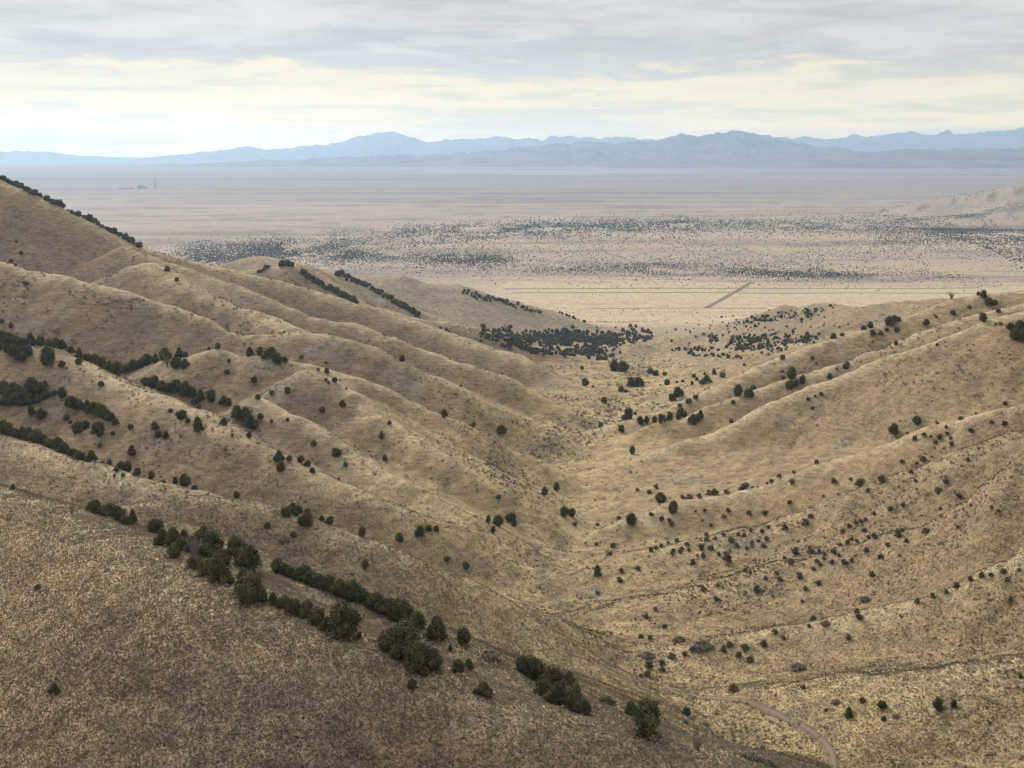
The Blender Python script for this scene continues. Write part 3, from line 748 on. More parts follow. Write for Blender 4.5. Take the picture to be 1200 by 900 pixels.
SHR = [
 ("along the top of the long spur", "s", "shrubs on the long spur", 440, 640,
  "1162,496,7 1138,507,9 1114,515,5 1115,522,7 1109,502,5 1110,509,6 1101,514,8 1098,497,5 1083,511,7 1072,516,8 1063,504,5 1091,512,4 1096,520,7 1144,468,4 1126,478,8"),
 ("in the middle of the long spur", "s", "shrubs on the long spur", 420, 640,
  "1082,541,10 1074,544,5 1057,543,8 1068,555,6 1073,565,6 1108,566,8 1099,576,8 1033,565,12 1017,576,6 1006,570,10 1134,540,6 997,563,5 1124,583,10 1138,593,5 977,566,10"),
 ("on the lower flank of the long spur", "s", "shrubs on the long spur", 420, 640,
  "925,590,8 896,603,9 853,600,8 848,607,8 826,599,6 815,600,4 904,563,8 928,567,8 878,604,8 944,615,10 920,620,8 900,619,7 893,624,7 965,582,4 982,580,4"),
 ("in brush at the long spur's valley end", "s", "shrubs on the long spur", 440, 660,
  "873,566,12 868,565,8 851,566,8 838,570,11 819,578,7 831,579,9 820,584,6 808,580,10 800,583,7 870,548,4 881,554,4 868,559,5 888,534,3 883,538,3 913,511,7 899,517,4 957,527,7 930,523,5"),
 ("in the brush below the round valley juniper", "s", "shrubs on the lower valley side", 420, 700,
  "787,616,7 775,610,8 784,611,7 763,604,7 823,611,4 833,617,6 793,635,7 783,637,5 775,641,7 769,644,6 763,646,8 747,567,6 769,560,7 700,616,6"),
 ("in the speckled patch on the second pale spur", "s", "shrubs on the second pale spur", 400, 620,
  "828,628,7 828,634,8 848,628,7 838,633,6 805,640,7 799,644,6 789,646,7 797,648,7 788,650,6 807,646,6 822,644,9 833,644,9 857,635,10 863,641,8 842,651,6 851,650,7 852,658,13"),
 ("below the speckled patch on the second pale spur", "s", "shrubs on the second pale spur", 400, 620,
  "824,653,7 817,652,5 812,661,8 873,670,7 879,672,6 841,687,7 824,693,9 839,704,8 887,693,12 874,695,4"),
 ("in the upper streak of the second pale spur", "s", "shrubs on the second pale spur", 400, 620,
  "880,623,5 872,628,7 865,628,6 881,638,6 889,635,6 895,641,8 898,633,8 875,644,6 950,607,8 987,624,7 995,618,6"),
 ("in the dark cluster on the second pale spur", "s", "shrubs on the second pale spur", 400, 620,
  "932,650,11 919,655,6 927,661,10 950,648,9 960,648,7 949,643,6 966,651,6 977,649,9 983,652,7 965,656,6 957,659,7 961,663,7 953,668,7 975,661,7 989,661,9 998,658,6"),
 ("on the upper crest of the second pale spur", "s", "shrubs on the second pale spur", 400, 620,
  "984,640,7 993,637,7 998,633,7 1014,610,6 1008,612,6 1003,614,6 1013,623,8 1024,629,7 1026,631,7 1018,632,7 1004,635,6 1040,640,7 1043,598,9 1058,594,7"),
 ("on the shaded flank beyond the second pale spur", "s", "shrubs on the second pale spur", 400, 620,
  "1024,603,7 1085,625,10 1057,623,7 1052,629,12 1062,635,7 1162,595,5 1170,600,6 1122,618,5 1102,597,6 1054,652,5 1031,654,9 1015,647,8"),
 ("on the flank below the second pale spur", "s", "shrubs below the second pale spur", 360, 560,
  "911,673,6 914,681,9 937,678,10 897,679,7 959,685,9 944,692,7 1022,675,9 1041,685,4 940,706,5"),
 ("along the crest of the lowest pale spur", "s", "shrubs on the lowest pale spur", 330, 480,
  "948,735,6 953,727,9 1004,718,8 1007,726,11 994,749,9 1075,707,7 1093,701,9 1109,695,7 1121,689,10 1137,681,8 1150,676,8 1161,675,8 1176,672,9 1180,681,9 1194,669,6 1184,704,8"),
 ("at the valley end of the lowest pale spur", "s", "shrubs on the lowest pale spur", 330, 480,
  "855,758,9 848,764,9 873,761,12 866,770,10 879,776,12 895,757,11 908,742,9 918,749,8 811,763,8 802,768,8 787,772,11 776,779,10"),
 ("beside the dirt track at the valley bottom", "s", "shrubs beside the dirt track", 280, 480,
  "761,782,13 776,787,11 759,793,10 751,793,7 859,810,14 803,848,7 757,724,9 768,716,6 779,736,8 751,748,8 762,749,8 941,807,8 968,833,6 1196,794,7"),
 ("on the open slope across the dry bed", "s", "shrubs on the open slope across the dry bed", 400, 620,
  "726,682,9 728,671,8 747,668,8 700,696,7 699,639,6 715,651,8 718,641,9 716,743,5"),
]
GREY = [
 ("on the slopes", "g", "grey sagebrush clumps", 150, 700,
  "796,752,20 824,760,28 935,785,24 1014,704,16 967,732,14 827,850,12 980,824,13 1050,840,10 759,770,20 1009,565,14 575,770,26 333,634,15 881,889,26 900,895,18"),
]

ORD = ("first second third fourth fifth sixth seventh eighth ninth tenth eleventh twelfth thirteenth fourteenth fifteenth sixteenth "
       "seventeenth eighteenth nineteenth twentieth twenty-first twenty-second twenty-third twenty-fourth twenty-fifth").split()
prng = random.Random(7)
ALL_PLANTS = []            # x, y, radius: kept clear of grass
def parse(s): return [tuple(float(q) for q in t.split(',')) for t in s.split()]

def place_rows(rows):
    for where, kind, group, d0, d1, data in rows:
        P = sorted(parse(data))
        X, Y, Z = cast([p[0] for p in P], [p[1] for p in P], d0, d1, 700)
        ws_ = sorted(p[2] for p in P); big = max(range(len(P)), key=lambda i: P[i][2]) if ws_[-1] >= 1.15 * ws_[-2] else -1
        for i, (px, py, w) in enumerate(P):
            wm = w / F_PX * Y[i]
            ALL_PLANTS.append((X[i], Y[i], wm * .5))
            yield where, kind, group, i, len(P), i == big, w, wm, (X[i], Y[i], Z[i])

def label_for(noun, i, n, big, where):
    if big: return f"largest {noun} {where}"
    return f"{ORD[i]} {noun} from the left {where}"

def add_juniper(wm, w, loc, label, group, lifted=False):
    h = wm * prng.uniform(.72, 1.15); wm *= prng.uniform(.88, 1.12)
    if w >= 7.5:
        r = bpy.data.objects.new("juniper_tree", None); COL.objects.link(r)
        me = CROWN['lifted'][0] if lifted else prng.choice(CROWN['near'] if w >= 11 else CROWN['mid'])
        obj("crown", me, r); obj("trunk", prng.choice(TRUNK), r)
    else:
        r = obj("juniper_tree", prng.choice(CROWN['far']))
    r.location = (loc[0], loc[1], loc[2] - .05 * h)
    r.rotation_euler = (prng.uniform(-.06, .06), prng.uniform(-.06, .06), prng.uniform(0, 6.28))
    k_ = 1.10 if w >= 17 else 1.04; r.scale = (wm * k_, wm * k_, h * k_ * 1.02)
    set_props(r, label, "tree", group)
    return r

SPARE = []                 # junipers past the 300 that show largest
rows = list(place_rows(EAST + FAR))
keep = set(sorted(range(len(rows)), key=lambda q: -rows[q][6])[:300])
for q, (where, kind, group, i, n, big, w, wm, loc) in enumerate(rows):
    if q not in keep:
        SPARE.append((*loc, wm)); continue
    noun = "dark juniper"
    add_juniper(wm, w, loc, label_for(noun, i, n, big, where), group, lifted=(700 < loc[0] / loc[1] * F_PX + CX < 720 and w == 20))
n_shrub = 0
for where, kind, group, i, n, big, w, wm, loc in place_rows(SHR):
    o = obj("shrub", prng.choice(SHRUB))
    o.location = (loc[0], loc[1], loc[2] - .04 * wm)
    o.rotation_euler = (0, 0, prng.uniform(0, 6.28))
    o.scale = (wm * 1.1, wm * 1.1, wm * prng.uniform(.6, .9))
    noun = "dark shrub"
    set_props(o, label_for(noun, i, n, big, where), "shrub", group)
    n_shrub += 1
for where, kind, group, i, n, big, w, wm, loc in place_rows(GREY):
    o = obj("sagebrush", prng.choice(SAGE))
    o.location = (loc[0], loc[1], loc[2] - .04 * wm)
    o.rotation_euler = (0, 0, prng.uniform(0, 6.28))
    o.scale = (wm, wm * .8, wm * .45)
    set_props(o, f"{ORD[i]} wide grey sagebrush from the left among those on the slopes", "shrub", group)
for k, (px, py, w, h, d0, d1, lab) in enumerate((
        (818, 879, 20, 19, 165, 200, "bare twiggy dead bush at the foot of the nearest crest"),
        (228, 655, 22, 30, 190, 260, "pale bare dead tree standing inside the dense juniper clump"),
        (84, 603, 9, 12, 220, 300, "small grey bare bush high on the nearest crest"),
        (456, 726, 14, 24, 195, 240, "brown bare dead tree among the gully row of junipers"),
        (196, 430, 9, 14, 600, 780, "grey bare bush at the end of the upper long row"),
        (1115, 350, 10, 10, 900, 1100, "pale leafless bush standing on the distant skyline spur"))):
    X, Y, Z = cast([px], [py], d0, d1, 500)
    o = obj("bare_tree" if 'tree' in lab else "bare_bush", BARE[k % 2])
    o.location = (X[0], Y[0], Z[0]); s_ = Y[0] / F_PX
    o.scale = (w * s_ * 1.05, w * s_ * 1.05, h * s_)
    o.rotation_euler = (0, 0, k * 1.3)
    set_props(o, lab, "tree" if 'tree' in lab else "bush")
# burnt snags: thin bare stems
def snag_mesh(seed):
    rng = np.random.default_rng(seed); S = Soup()
    tube(S, [(0, 0, -.05), (.01, .0, .5), (-.01, .01, 1.0)], [.035, .024, .008], .3, 6)
    for z in (.45, .62, .78):
        a = rng.uniform(0, 6.28); tube(S, [(0, 0, z), (.10 * math.cos(a), .10 * math.sin(a), z + .13)], [.012, .004], .3, 4)
    return S.mesh("snag", MAT_BARK)
SNAG = [snag_mesh(i) for i in range(2)]
for k, (px, py, h, d0, d1, lab) in enumerate((
        (180, 637, 10, 180, 260, "thin dead stem in pale grass below the upper crest junipers"),
        (192, 668, 22, 180, 240, "tallest thin dead stem below the dense crest clump"),
        (168, 656, 10, 180, 240, "short thin dead stem beside the tallest dead stem"),
        (968, 800, 20, 300, 360, "thin dark dead stem above the pale track-side crest"),
        (979, 797, 14, 300, 360, "shorter dark dead stem above the pale track-side crest"))):
    X, Y, Z = cast([px], [py], d0, d1, 500)
    o = obj("dead_stem", SNAG[k % 2]); s_ = Y[0] / F_PX * h
    o.location = (X[0], Y[0], Z[0]); o.scale = (s_, s_, s_)
    o.rotation_euler = (.05 * (k - 2), .04, k)
    set_props(o, lab, "dead tree", "thin dead stems")
# ------------------------------------------------------------------ tracks and roads
def ribbon(name, pts, width, mat, lift, step, wob=0.0):
    """strip that follows the ground along world points"""
    pts = np.array(pts, float)
    seg = np.sqrt((np.diff(pts, axis=0) ** 2).sum(1)); s = np.concatenate([[0], np.cumsum(seg)])
    t = np.arange(0, s[-1], step)
    x = np.interp(t, s, pts[:, 0]); y = np.interp(t, s, pts[:, 1])
    for _ in range(6 if len(pts) > 2 else 0):
        w_ = max(1, int(3 / step)); ker = np.ones(2 * w_ + 1) / (2 * w_ + 1)
        x[w_:-w_] = np.convolve(x, ker, 'same')[w_:-w_]; y[w_:-w_] = np.convolve(y, ker, 'same')[w_:-w_]
    tx, ty = np.gradient(x), np.gradient(y); L = np.hypot(tx, ty) + 1e-9
    nx, ny = -ty / L, tx / L
    k = 9
    off = np.linspace(-.5, .5, k)
    wd = width * (1 + wob * fbm(t / 4.0, t * 0, 3, 7))
    X = x[:, None] + nx[:, None] * off * wd[:, None]; Y = y[:, None] + ny[:, None] * off * wd[:, None]
    Z = H(X, Y) + lift * (1 - (np.abs(off) > .49) * 1.6)
    idx = np.arange(X.size).reshape(X.shape)
    f = np.stack([idx[:-1, :-1], idx[:-1, 1:], idx[1:, 1:], idx[1:, :-1]], -1).reshape(-1, 4)
    rut = np.broadcast_to(np.exp(-((np.abs(off) - .27) / .13) ** 2), X.shape)
    o = obj(name, mesh_np(name, np.stack([X, Y, Z], -1).reshape(-1, 3), f, mat, True, {'rut': rut.ravel()}))
    return set_props(o, kind='structure')
def dirt_material(name, dirt, grass):
    m, N = new_mat(name)
    pos = N.n('ShaderNodeNewGeometry').outputs['Position']
    rut = N.n('ShaderNodeAttribute', attribute_name='rut').outputs['Fac']
    n = N.noise(pos, 1.1, 4, .65)
    f = N.step(N.math('ADD', rut, N.math('MULTIPLY', N.math('SUBTRACT', n, .5), 1.3)), .25, .6)
    c = N.mix(f, grass, dirt)
    f2 = N.math('ADD', N.math('MULTIPLY', n, .8), .6)
    principled(N, N.mix(1.0, c, N.comb(f2, f2, f2), 'MULTIPLY'), .95, None, .05)
    return m
MAT_TRACK = dirt_material("track_dirt", (0.195, 0.155, 0.118), (0.27, 0.21, 0.135))
MAT_ROAD = dirt_material("road_gravel", (0.17, 0.15, 0.13), (0.26, 0.205, 0.14))
def line_pts(P, d0, d1):
    X, Y, Z = cast([p[0] for p in P], [p[1] for p in P], d0, d1, 600)
    return np.stack([X, Y], 1)
ribbon("dirt_track", line_pts([(978,905),(977,890),(974,876),(964,864),(946,855),(927,846),(908,834),(890,827),(866,821),(835,817),(800,814),(785,808),(764,798),(742,800),(717,793),(708,786),(697,775),(664,764)], 255, 430), 2.2, MAT_TRACK, .14, .5, .25)
ribbon("dirt_road", line_pts([(600,343.2),(860,343.4),(1150,343.6)], 2700, 3400), 15, MAT_ROAD, .4, 20)
ribbon("dirt_road", line_pts([(590,338.5),(860,338),(1150,337.6)], 2800, 3600), 17, MAT_ROAD, .4, 20)
ribbon("dirt_road", line_pts([(690,361.5),(830,361),(905,361.5)], 2400, 3000), 9, MAT_ROAD, .4, 20)
ribbon("dirt_road", line_pts([(827,361),(880,331)], 2400, 3700), 12, MAT_ROAD, .6, 20)

# ------------------------------------------------------------------ which ground the view reaches (for ground cover)
_nu, _ny = 500, 900
_u = np.linspace(-.42, .42, _nu)
_y = np.exp(np.linspace(math.log(130), math.log(2200), _ny))
_Y = np.repeat(_y[:, None], _nu, 1); _X = _u[None] * _Y
_Z, _C = H_raw(_X, _Y)
_E = (_Z + .5) / _Y
_M = np.maximum.accumulate(_E, 0)
_SEE = (_E >= _M - 0.004)
def seen(x, y):
    iu = np.clip(np.rint((x / y + .42) / .84 * (_nu - 1)).astype(int), 0, _nu - 1)
    iy = np.clip(np.rint((np.log(y) - math.log(130)) / (math.log(2200) - math.log(130)) * (_ny - 1)).astype(int), 0, _ny - 1)
    return _SEE[iy, iu]

# ------------------------------------------------------------------ dry bunch grass
def grass_material():
    """blades are lit as the slope they stand on"""
    m, N = new_mat("dry_grass")
    c = N.n('ShaderNodeAttribute', attribute_name='tone').outputs['Color']
    nv = N.n('ShaderNodeAttribute', attribute_name='slope_normal').outputs['Vector']
    d = N.n('ShaderNodeBsdfDiffuse', inp={0: c}); N.t.links.new(nv, d.inputs['Normal'])
    out = N.n('ShaderNodeOutputMaterial'); N.t.links.new(d.outputs[0], out.inputs[0])
    return m
def scatter_yx(rng, n, y0, y1, power):
    """distances with density falling as y^-power over the fan of view"""
    a = 2 - power
    if abs(a) < 1e-6: y = y0 * (y1 / y0) ** rng.random(n)
    else: y = (y0 ** a + rng.random(n) * (y1 ** a - y0 ** a)) ** (1 / a)
    return rng.uniform(-.40, .40, n) * y, y
def build_grass():
    rng = np.random.default_rng(5)
    xs, ys, sz = [], [], []
    for n, y0, y1, p, s in ((900000, 150, 285, 2.0, .25), (460000, 285, 560, 2.5, .36)):
        x, y = scatter_yx(rng, n, y0, y1, p)
        dens = .5 + .5 * fbm(x / 2.2, y / 2.2, 3, 201)
        k = seen(x, y) & (rng.random(n) < np.clip(.45 + .7 * dens, 0, 1))
        x, y = x[k], y[k]
        xs.append(x); ys.append(y); sz.append(np.full(len(x), s) * rng.uniform(.6, 1.35, len(x)))
    x, y, s = np.concatenate(xs), np.concatenate(ys), np.concatenate(sz)
    z, cr = H_raw(x, y)
    e_ = 1.5; sn = np.stack([-(H(x + e_, y) - z) / e_, -(H(x, y + e_) - z) / e_, np.ones_like(x)], 1)
    sn += rng.normal(0, .12, sn.shape); sn /= np.linalg.norm(sn, axis=1)[:, None]
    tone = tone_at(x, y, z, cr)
    v_ = np.clip(.5 + .55 * fbm(x / 1.3, y / 1.3, 2, 211) * .4 + rng.normal(0, .20, len(x)), 0, 1)
    tone = tone * (0.80 + .62 * v_)[:, None]
    tone = lerp3(tone, (0.17, 0.125, 0.095), (rng.random(len(x)) < .16) * .6)
    # contact shadow and needle litter painted into the tuft colour round each plant
    duff_shade = np.zeros(len(x)); o_ = np.argsort(y); ys_ = y[o_]
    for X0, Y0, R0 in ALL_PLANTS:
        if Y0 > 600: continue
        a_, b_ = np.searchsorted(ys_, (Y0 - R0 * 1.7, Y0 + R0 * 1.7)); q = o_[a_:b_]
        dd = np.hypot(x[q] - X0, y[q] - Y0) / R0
        duff_shade[q] = np.maximum(duff_shade[q], 1 - sstep(dd, .9, 1.6))
    tone = lerp3(tone, (0.105, 0.080, 0.060), duff_shade * .85)
    n = len(x); nb = 4; print('tufts', n)
    V = np.empty((n, nb, 3, 3)); 
    P = np.stack([x, y, z - .03], 1)
    for b in range(nb):
        a = rng.uniform(0, 6.28, n); o = rng.uniform(.15, .55, n) * s; h = rng.uniform(.35, .70, n) * s
        w = .20 * s
        dx, dy = np.cos(a), np.sin(a)
        ox, oy = dx * s * .12, dy * s * .12
        V[:, b, 0] = P + np.stack([ox - dy * w, oy + dx * w, 0 * a], 1)
        V[:, b, 1] = P + np.stack([ox + dy * w, oy - dx * w, 0 * a], 1)
        V[:, b, 2] = P + np.stack([ox + dx * o, oy + dy * o, h], 1)
    V = V.reshape(-1, 3)
    F = np.arange(len(V)).reshape(-1, 3)
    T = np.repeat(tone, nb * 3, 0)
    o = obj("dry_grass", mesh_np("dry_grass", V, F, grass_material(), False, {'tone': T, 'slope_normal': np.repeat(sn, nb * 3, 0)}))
    set_props(o, "dry tan bunch grass covering the near hillsides and spurs", kind='stuff')
build_grass()

# ------------------------------------------------------------------ low grey sage between the grass
def merged(name, protos, X, Y, Z, W, Hh, rng, mat, label):
    """many small plants of one cover as one mesh"""
    S = Soup(); k = rng.integers(0, len(protos), len(X))
    for pi, (pv, pf, pa) in enumerate(protos):
        i = np.nonzero(k == pi)[0]
        if not len(i): continue
        a = rng.uniform(0, 6.28, len(i)); c, s = np.cos(a)[:, None], np.sin(a)[:, None]
        vx = (pv[None, :, 0] * c - pv[None, :, 1] * s) * W[i, None] + X[i, None]
        vy = (pv[None, :, 0] * s + pv[None, :, 1] * c) * W[i, None] + Y[i, None]
        vz = pv[None, :, 2] * Hh[i, None] + Z[i, None]
        V = np.stack([vx, vy, vz], -1).reshape(-1, 3)
        F = (pf[None] + (np.arange(len(i)) * len(pv))[:, None, None]).reshape(-1, pf.shape[1])
        A = np.clip(pa[None] + rng.uniform(-.3, .3, (len(i), 1)), 0, 1).ravel()
        S.add(V, F, A)
    o = obj(name, S.mesh(name, mat))
    return set_props(o, label, kind='stuff')
def lite_proto(seed, n, leaf, core=True, tall=.9):
    rng = np.random.default_rng(seed); V, F, A, m = [], [], [], 0
    if core:
        for q in range(3):
            a = q * 2.1; v, f = ball((.2 * math.cos(a), .2 * math.sin(a), .42 * tall), (.30, .30, .42 * tall), rng, 6, 4, .22)
            V.append(v); F.append(f + m); A.append(np.full(len(v), .3)); m += len(v)
    d = rng.normal(size=(n, 3)); d[:, 2] = np.abs(d[:, 2]) + .1; d /= np.linalg.norm(d, axis=1)[:, None]
    P = d * np.array((.46, .46, .85 * tall)) * rng.uniform(.7, 1.1, n)[:, None]
    v, f = quads_at(P, d + rng.normal(size=(n, 3)) * .6, leaf, rng)
    V.append(v); F.append(f + m); A.append(np.repeat(rng.uniform(0, 1, n), 4))
    return np.concatenate(V), np.concatenate(F), np.concatenate(A)

def build_scrub():
    rng = np.random.default_rng(9)
    n = 330000
    x, y = scatter_yx(rng, n, 175, 1500, 1.9)
    b = fbm(x / 28, y / 28, 4, 103); d4 = fbm(x / 9, y / 9, 3, 109); c = fbm(x / 260, y / 260, 3, 107)
    m = sstep(b + .7 * d4 + .6 * c, .15, .6) * .25
    for X0, Y0, ra, rb, cc in PATCH:
        m = np.maximum(m, (1.0 if cc == 0 else .45) * sstep(np.exp(-(((x - X0) / ra) ** 2 + ((y - Y0) / rb) ** 2)) + .35 * b + .3 * d4, .25, .8))
    xt = smooth_interp(y, XT)
    m = np.maximum(m, .9 * np.exp(-((x - xt) / (14 + .02 * y)) ** 2) * sstep(d4 + b, -.3, .4) * sstep(y, 280, 330))
    yc = np.interp(x, NEAR_CREST[:, 0], NEAR_CREST[:, 1])
    m = np.maximum(m, .35 * np.exp(-((y - yc - 12) / 16) ** 2))
    m = np.maximum(m, .03) * (1 - .5 * (1 - sstep(y - yc, -14, -2)))
    k = seen(x, y) & (rng.random(n) < m * .30)
    x, y = x[k], y[k]
    z = H(x, y)
    W_ = rng.uniform(.5, 1.25, len(x)) * np.clip(y / 420, .8, 1.7)
    merged("sagebrush_scrub", [lite_proto(300 + i, 34, .13, False) for i in range(3)], x, y, z - .03, W_, W_ * rng.uniform(.5, .8, len(x)), rng, MAT_SAGE,
           "low grey sagebrush scrub in patches over the slopes and the valley floor")
    print("scrub", len(x))
build_scrub()
def build_brush():
    rng = np.random.default_rng(19)
    n = 120000
    x, y = scatter_yx(rng, n, 270, 1900, 1.9)
    c = fbm(x / 120, y / 120, 3, 221); e = fbm(x / 22, y / 22, 4, 223)
    right = sstep(x, 0, 60) * (1 - sstep(y, 600, 1000))
    m = sstep(c + e, .0, .8) * (.6 + .35 * right)
    xw = smooth_interp(y, XT) + 14 * fbm(y / 80, y * 0 + 2.5, 3, 33) * sstep(y, 350, 600)
    m = np.maximum(m, 1.1 * np.exp(-((x - xw) / (7 + .012 * y)) ** 2) * sstep(e, -.35, .3))
    m = np.maximum(m, .5 * np.exp(-((x - xw - 6) / 40) ** 2) * sstep(e + .5 * c, -.1, .5) * (1 - sstep(y, 700, 1000)))
    k = seen(x, y) & (rng.random(n) < m * .85)
    x, y = x[k], y[k]; z = H(x, y)
    W_ = rng.uniform(.5, 1.3, len(x)) * np.clip(y / 520, .75, 2.0)
    merged("low_brush", [lite_proto(310 + i, 30, .17, False, .9) for i in range(3)], x, y, z - .03, W_, W_ * rng.uniform(.5, .85, len(x)), rng, MAT_SHR,
           "low dark bitterbrush dotted thinly over the grassy slopes")
    print("brush", len(x))
build_brush()

# ------------------------------------------------------------------ woods on the valley fan and on the plain
def spread(rng, items, d0, d1):
    X, Y, Wd = [], [], []
    for (x0, y0, x1, y1, half, n, w) in items:
        t = rng.random(n); px = x0 + (x1 - x0) * t + rng.normal(0, 1.5 if d0 < 2300 else 9, n); py = y0 + (y1 - y0) * t + rng.normal(0, 1, n) * half * .5
        py = np.maximum(py, 182)
        zz = -286.0 if d0 > 2300 else None
        Yd = np.clip(F_PX * 297 / (py - CY), d0, d1) if zz else np.zeros(n)
        if zz is None:
            a, bb, _ = cast(px, py, d0, d1, 160); X.append(a); Y.append(bb)
        else:
            for _ in range(3):
                Yd = np.clip(-H((px - CX) / F_PX * Yd, Yd) * F_PX / (py - CY), d0, d1)
            X.append((px - CX) / F_PX * Yd); Y.append(Yd)
        Wd.append(np.full(n, w) * rng.uniform(.6, 1.3, n))
    return np.concatenate(X), np.concatenate(Y), np.concatenate(Wd)

def build_woods():
    rng = np.random.default_rng(12)
    # the dark wood at the valley mouth
    it = [(560,387,600,388,3,50,5.5),(565,395,690,391,4,230,5.5),(590,402,680,396,6,330,5.5),(660,396,765,391,5,420,5.5),(640,402,730,399,5,260,5.5),(690,404,760,397,3,60,5.5),
          (620,412,720,418,3,110,5.5),(640,409,725,407,4,110,5.5),(680,414,735,404,3,60,5.5),(700,421,722,424,2,30,5.5),(610,408,660,417,2,50,5.5),
          (520,383,580,392,2,16,4.5),(500,377,530,392,2,12,5)]
    # fan on the other side of the valley mouth
    it += [(790,411,880,409,2,60,5),(826,398,960,396,4,170,5),(800,415,870,419,2,40,5),(850,404,925,410,4,120,5),(860,405,950,399,3,90,5),(860,420,880,418,1.5,10,5),
           (850,382,975,362,4,70,4),(870,378,930,368,5,60,4),(925,372,965,366,7,60,4),(830,388,900,384,6,30,4),(700,410,870,372,7,40,3.5),(800,402,1000,380,8,40,3.5)]
    X, Y, Wd = spread(rng, [(a, b, c, d, e * 1.35, int(n * 1.2), w * .72) for a, b, c, d, e, n, w in it], 1300, 2500)
    g = fbm(X / 38, Y / 75, 4, 401) + .35 * rng.normal(size=len(X)); k = g > -.10
    X, Y, Wd = X[k], Y[k], Wd[k] * rng.uniform(.6, 1.25, k.sum()) / F_PX * Y[k]
    # rows on the far spurs and the skyline, small in the picture
    def row(P, d0, d1, wpx):
        nonlocal X, Y, Wd
        a, b, _ = cast([p[0] for p in P], [p[1] for p in P], d0, d1, 400)
        X = np.concatenate([X, a]); Y = np.concatenate([Y, b]); Wd = np.concatenate([Wd, wpx / F_PX * b * rng.uniform(.7, 1.25, len(a))])
    def dense(x0, y0, x1, y1, n, j):
        t = (np.arange(n) + rng.uniform(-.4, .4, n)) / n
        return list(zip(x0 + (x1 - x0) * t, y0 + (y1 - y0) * t + rng.normal(0, j, n)))
    row(dense(355,321,385,340,16,1.2) + dense(385,338,420,357,18,1.2), 1380, 1600, 6.5)
    row(dense(394,321,430,336,20,1.6) + dense(425,333,492,371,34,1.3), 1500, 1750, 6)
    row([(336,311),(330,312),(341,312)], 1380, 1600, 8); row(dense(302,320,316,313,6,.6), 1400, 1600, 5)
    row(dense(543,342,635,367,44,1.4), 1750, 2150, 4); row(dense(560,351,600,353,5,1), 1750, 2150, 4)
    row(dense(655,362,690,377,10,1.5), 1800, 2300, 3.5)
    row([(4,210),(9,212),(13,213),(18,216),(24,219),(30,223),(36,227),(41,229),(47,231),(55,235),(62,239),(66,240),(70,241),(74,243),(84,246),(92,249),(99,254),(105,259),(110,261),(115,263),(119,267),(126,270),(133,274),(140,277),(147,280),(154,283),(163,290)], 1100, 1350, 8)
    row(dense(0,209,70,240,24,.5) + dense(80,243,165,287,20,.6), 1100, 1350, 5)
    S = np.array(SPARE)
    if len(S):
        X = np.concatenate([X, S[:, 0]]); Y = np.concatenate([Y, S[:, 1]]); Wd = np.concatenate([Wd, S[:, 3]])
    Z = H(X, Y)
    merged("juniper_wood", [lite_proto(330 + i, 46, .17, True, 1.0) for i in range(4)], X, Y, Z - .1, Wd, Wd * rng.uniform(.75, 1.05, len(X)), rng, MAT_WOOD,
           "dark juniper wood at the valley mouth and in rows on the far spurs")
    # the plain: thin woods in long bands, and single trees between
    it = [(225,297,330,291,9,420,9),(240,303,300,304,5,120,9),(300,296,400,296,9,420,9),(330,290,420,300,8,180,9),(400,299,580,305,5,300,8),(400,290,560,305,12,330,7.5),(480,274,620,268,6,430,11),(600,268,800,262,6,620,12),(620,272,800,270,8,160,9),
          (400,283,560,276,9,240,9),(520,302,580,303,4,110,7),(640,316,760,313,4,150,6.5),(760,315,960,319,5,330,6.5),(900,321,1000,322,3,180,6.5),(1000,316,1110,323,4,80,6),(640,322,1200,325,8,130,5.5),
          (1040,280,1210,279,6,300,9),(1000,270,1210,268,6,300,9),(800,262,960,264,4,330,10),(800,268,1050,262,10,300,10),(950,262,1130,258,8,330,9),(1060,250,1130,232,5,70,11),(1100,262,1210,248,10,330,10),(1040,252,1090,240,4,90,11),(1080,258,1150,240,3,80,10),(1130,245,1215,222,12,260,9),(1060,252,1210,240,10,260,9),
          (300,310,700,300,14,240,6.5),(560,290,1210,296,17,620,7.5),(700,305,1210,305,14,340,6.5),(640,330,1200,330,8,60,5),(230,306,330,312,6,80,7),(640,365,900,372,5,20,4.5),(700,378,760,383,3,14,4)]
    it = [(a - 15, b, c + 15, d, e * 1.7, int(n * 6.5), w * .42) for (a, b, c, d, e, n, w) in it]
    X, Y, Wd = spread(rng, it, 2400, 9500)
    g = fbm(X / 110, Y / 330, 4, 403) + .5 * fbm(X / 400, Y / 900, 3, 407) + .22 * rng.normal(size=len(X)); k = g > -.24
    X, Y, Wd = X[k], Y[k], Wd[k]
    Z = H(X, Y)
    merged("juniper_woodland", [lite_proto(350 + i, 10, .26, True, .9) for i in range(3)], X, Y, Z - .15, Wd, np.minimum(Wd, 6) * rng.uniform(.6, .9, len(X)), rng, MAT_WOOD,
           "thin dark juniper woodland scattered in bands across the plain")
build_woods()

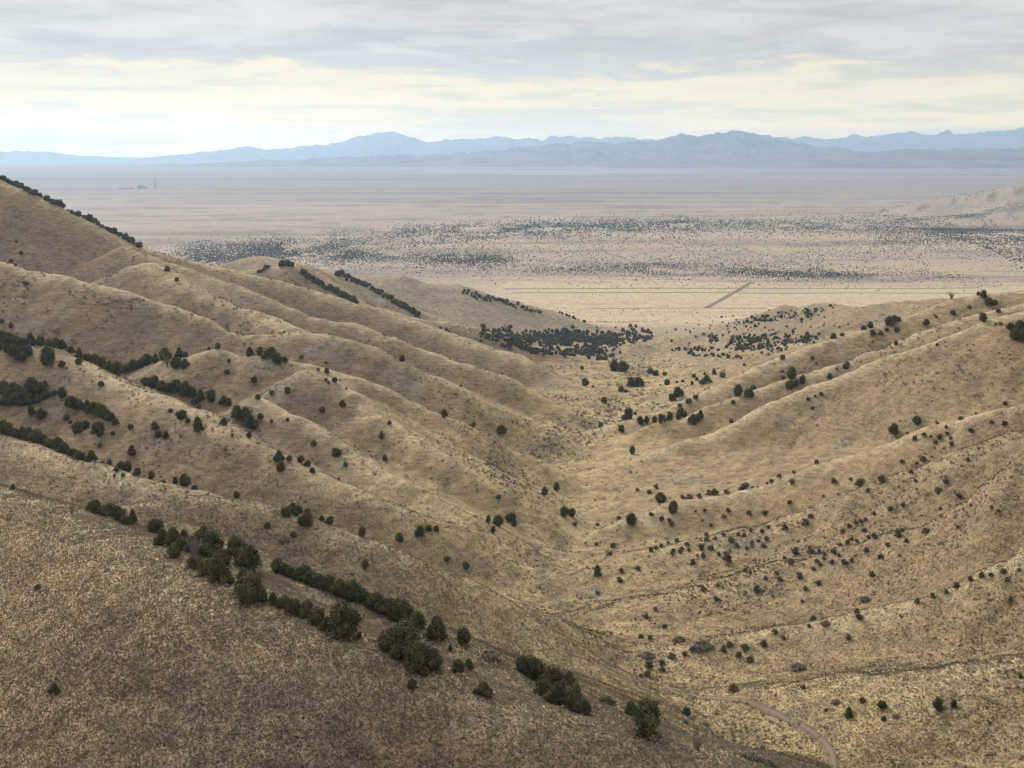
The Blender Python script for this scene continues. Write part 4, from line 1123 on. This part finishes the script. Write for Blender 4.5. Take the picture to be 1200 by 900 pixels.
# ------------------------------------------------------------------ far works on the plain, and rocks
def plain_mat(name, c):
    m, N = new_mat(name)
    pos = N.n('ShaderNodeTexCoord').outputs['Object']
    n = N.noise(pos, .2, 3, .5); f = N.math('ADD', N.math('MULTIPLY', n, .4), .8)
    principled(N, N.mix(1.0, c, N.comb(f, f, f), 'MULTIPLY'), .8, None, .2)
    return m
MAT_CONC = plain_mat("concrete", (0.45, 0.44, 0.44))
MAT_ROCK = plain_mat("rock", (0.30, 0.26, 0.21))
def box(S, x0, x1, y0, y1, z0, z1, var=.5):
    v = np.array([(x, y, z) for z in (z0, z1) for y in (y0, y1) for x in (x0, x1)], float)
    S.add(v, np.array([(0, 2, 3, 1), (4, 5, 7, 6), (0, 1, 5, 4), (2, 6, 7, 3), (0, 4, 6, 2), (1, 3, 7, 5)]), var)
def build_plant():
    d = 11600.0
    def at(px): return (px - CX) / F_PX * d
    z = float(H(np.array([at(183)]), np.array([d]))[0])
    r = bpy.data.objects.new("chimney_stack", None); COL.objects.link(r); r.location = (at(182), d, z)
    S = Soup(); tube(S, [(0, 0, -2), (0, 0, 30), (0, 0, 92)], [6.5, 5.5, 4.2], .5, 16); obj("shaft", S.mesh("shaft", MAT_CONC), r)
    S = Soup(); tube(S, [(0, 0, 88), (0, 0, 93)], [5.4, 5.4], .5, 16); obj("top_band", S.mesh("top_band", MAT_CONC), r)
    set_props(r, "tall thin chimney stack standing alone on the far hazy plain", "chimney")
    r = bpy.data.objects.new("factory_building", None); COL.objects.link(r); r.location = (at(164), d + 40, z)
    S = Soup(); box(S, -28, 22, -14, 14, -1, 26); box(S, 22.2, 46, -11, 11, -1, 15); obj("wall", S.mesh("wall", MAT_CONC, False), r)
    S = Soup(); box(S, -29, 23, -15, 15, 26.1, 28); box(S, 23.5, 47, -12, 12, 15.1, 16.5); obj("roof", S.mesh("roof", MAT_CONC, False), r)
    set_props(r, "blocky grey factory building beside the far chimney stack", "building")
    r = bpy.data.objects.new("factory_shed", None); COL.objects.link(r); r.location = (at(145), d + 60, z)
    S = Soup(); box(S, -60, 60, -12, 12, -1, 8); obj("wall", S.mesh("wall", MAT_CONC, False), r)
    S = Soup(); S.add(np.array([(-61, -13, 8.1), (61, -13, 8.1), (61, 0, 13), (-61, 0, 13), (61, 13, 8.1), (-61, 13, 8.1)], float), np.array([(0, 1, 2, 3), (3, 2, 4, 5)]), .5); obj("roof", S.mesh("roof", MAT_CONC, False), r)
    set_props(r, "long low factory shed on the hazy plain left of the chimney", "building")
build_plant()
def build_rocks():
    rng = np.random.default_rng(44)
    X, Y, Z = cast([118, 125, 133, 141, 150, 158, 164], [353, 355, 352, 351, 352, 350, 352], 850, 1050, 300)
    c = (X.mean(), Y.mean(), Z.mean()); S = Soup()
    for x, y, z in zip(X, Y, Z):
        for q in range(4):
            v, f = ball((x - c[0] + rng.normal() * 1.6, y - c[1] + rng.normal() * 1.2, z - c[2] + .2), (rng.uniform(.8, 2.4), rng.uniform(.7, 1.4), rng.uniform(.5, 1.1)), rng, 8, 6, .22); S.add(v, f, .5)
    o = obj("rock_ledge", S.mesh("rock_ledge", MAT_ROCK, False)); o.location = c
    set_props(o, "pale broken rock ledge on the bare mountain face", "rock")
build_rocks()
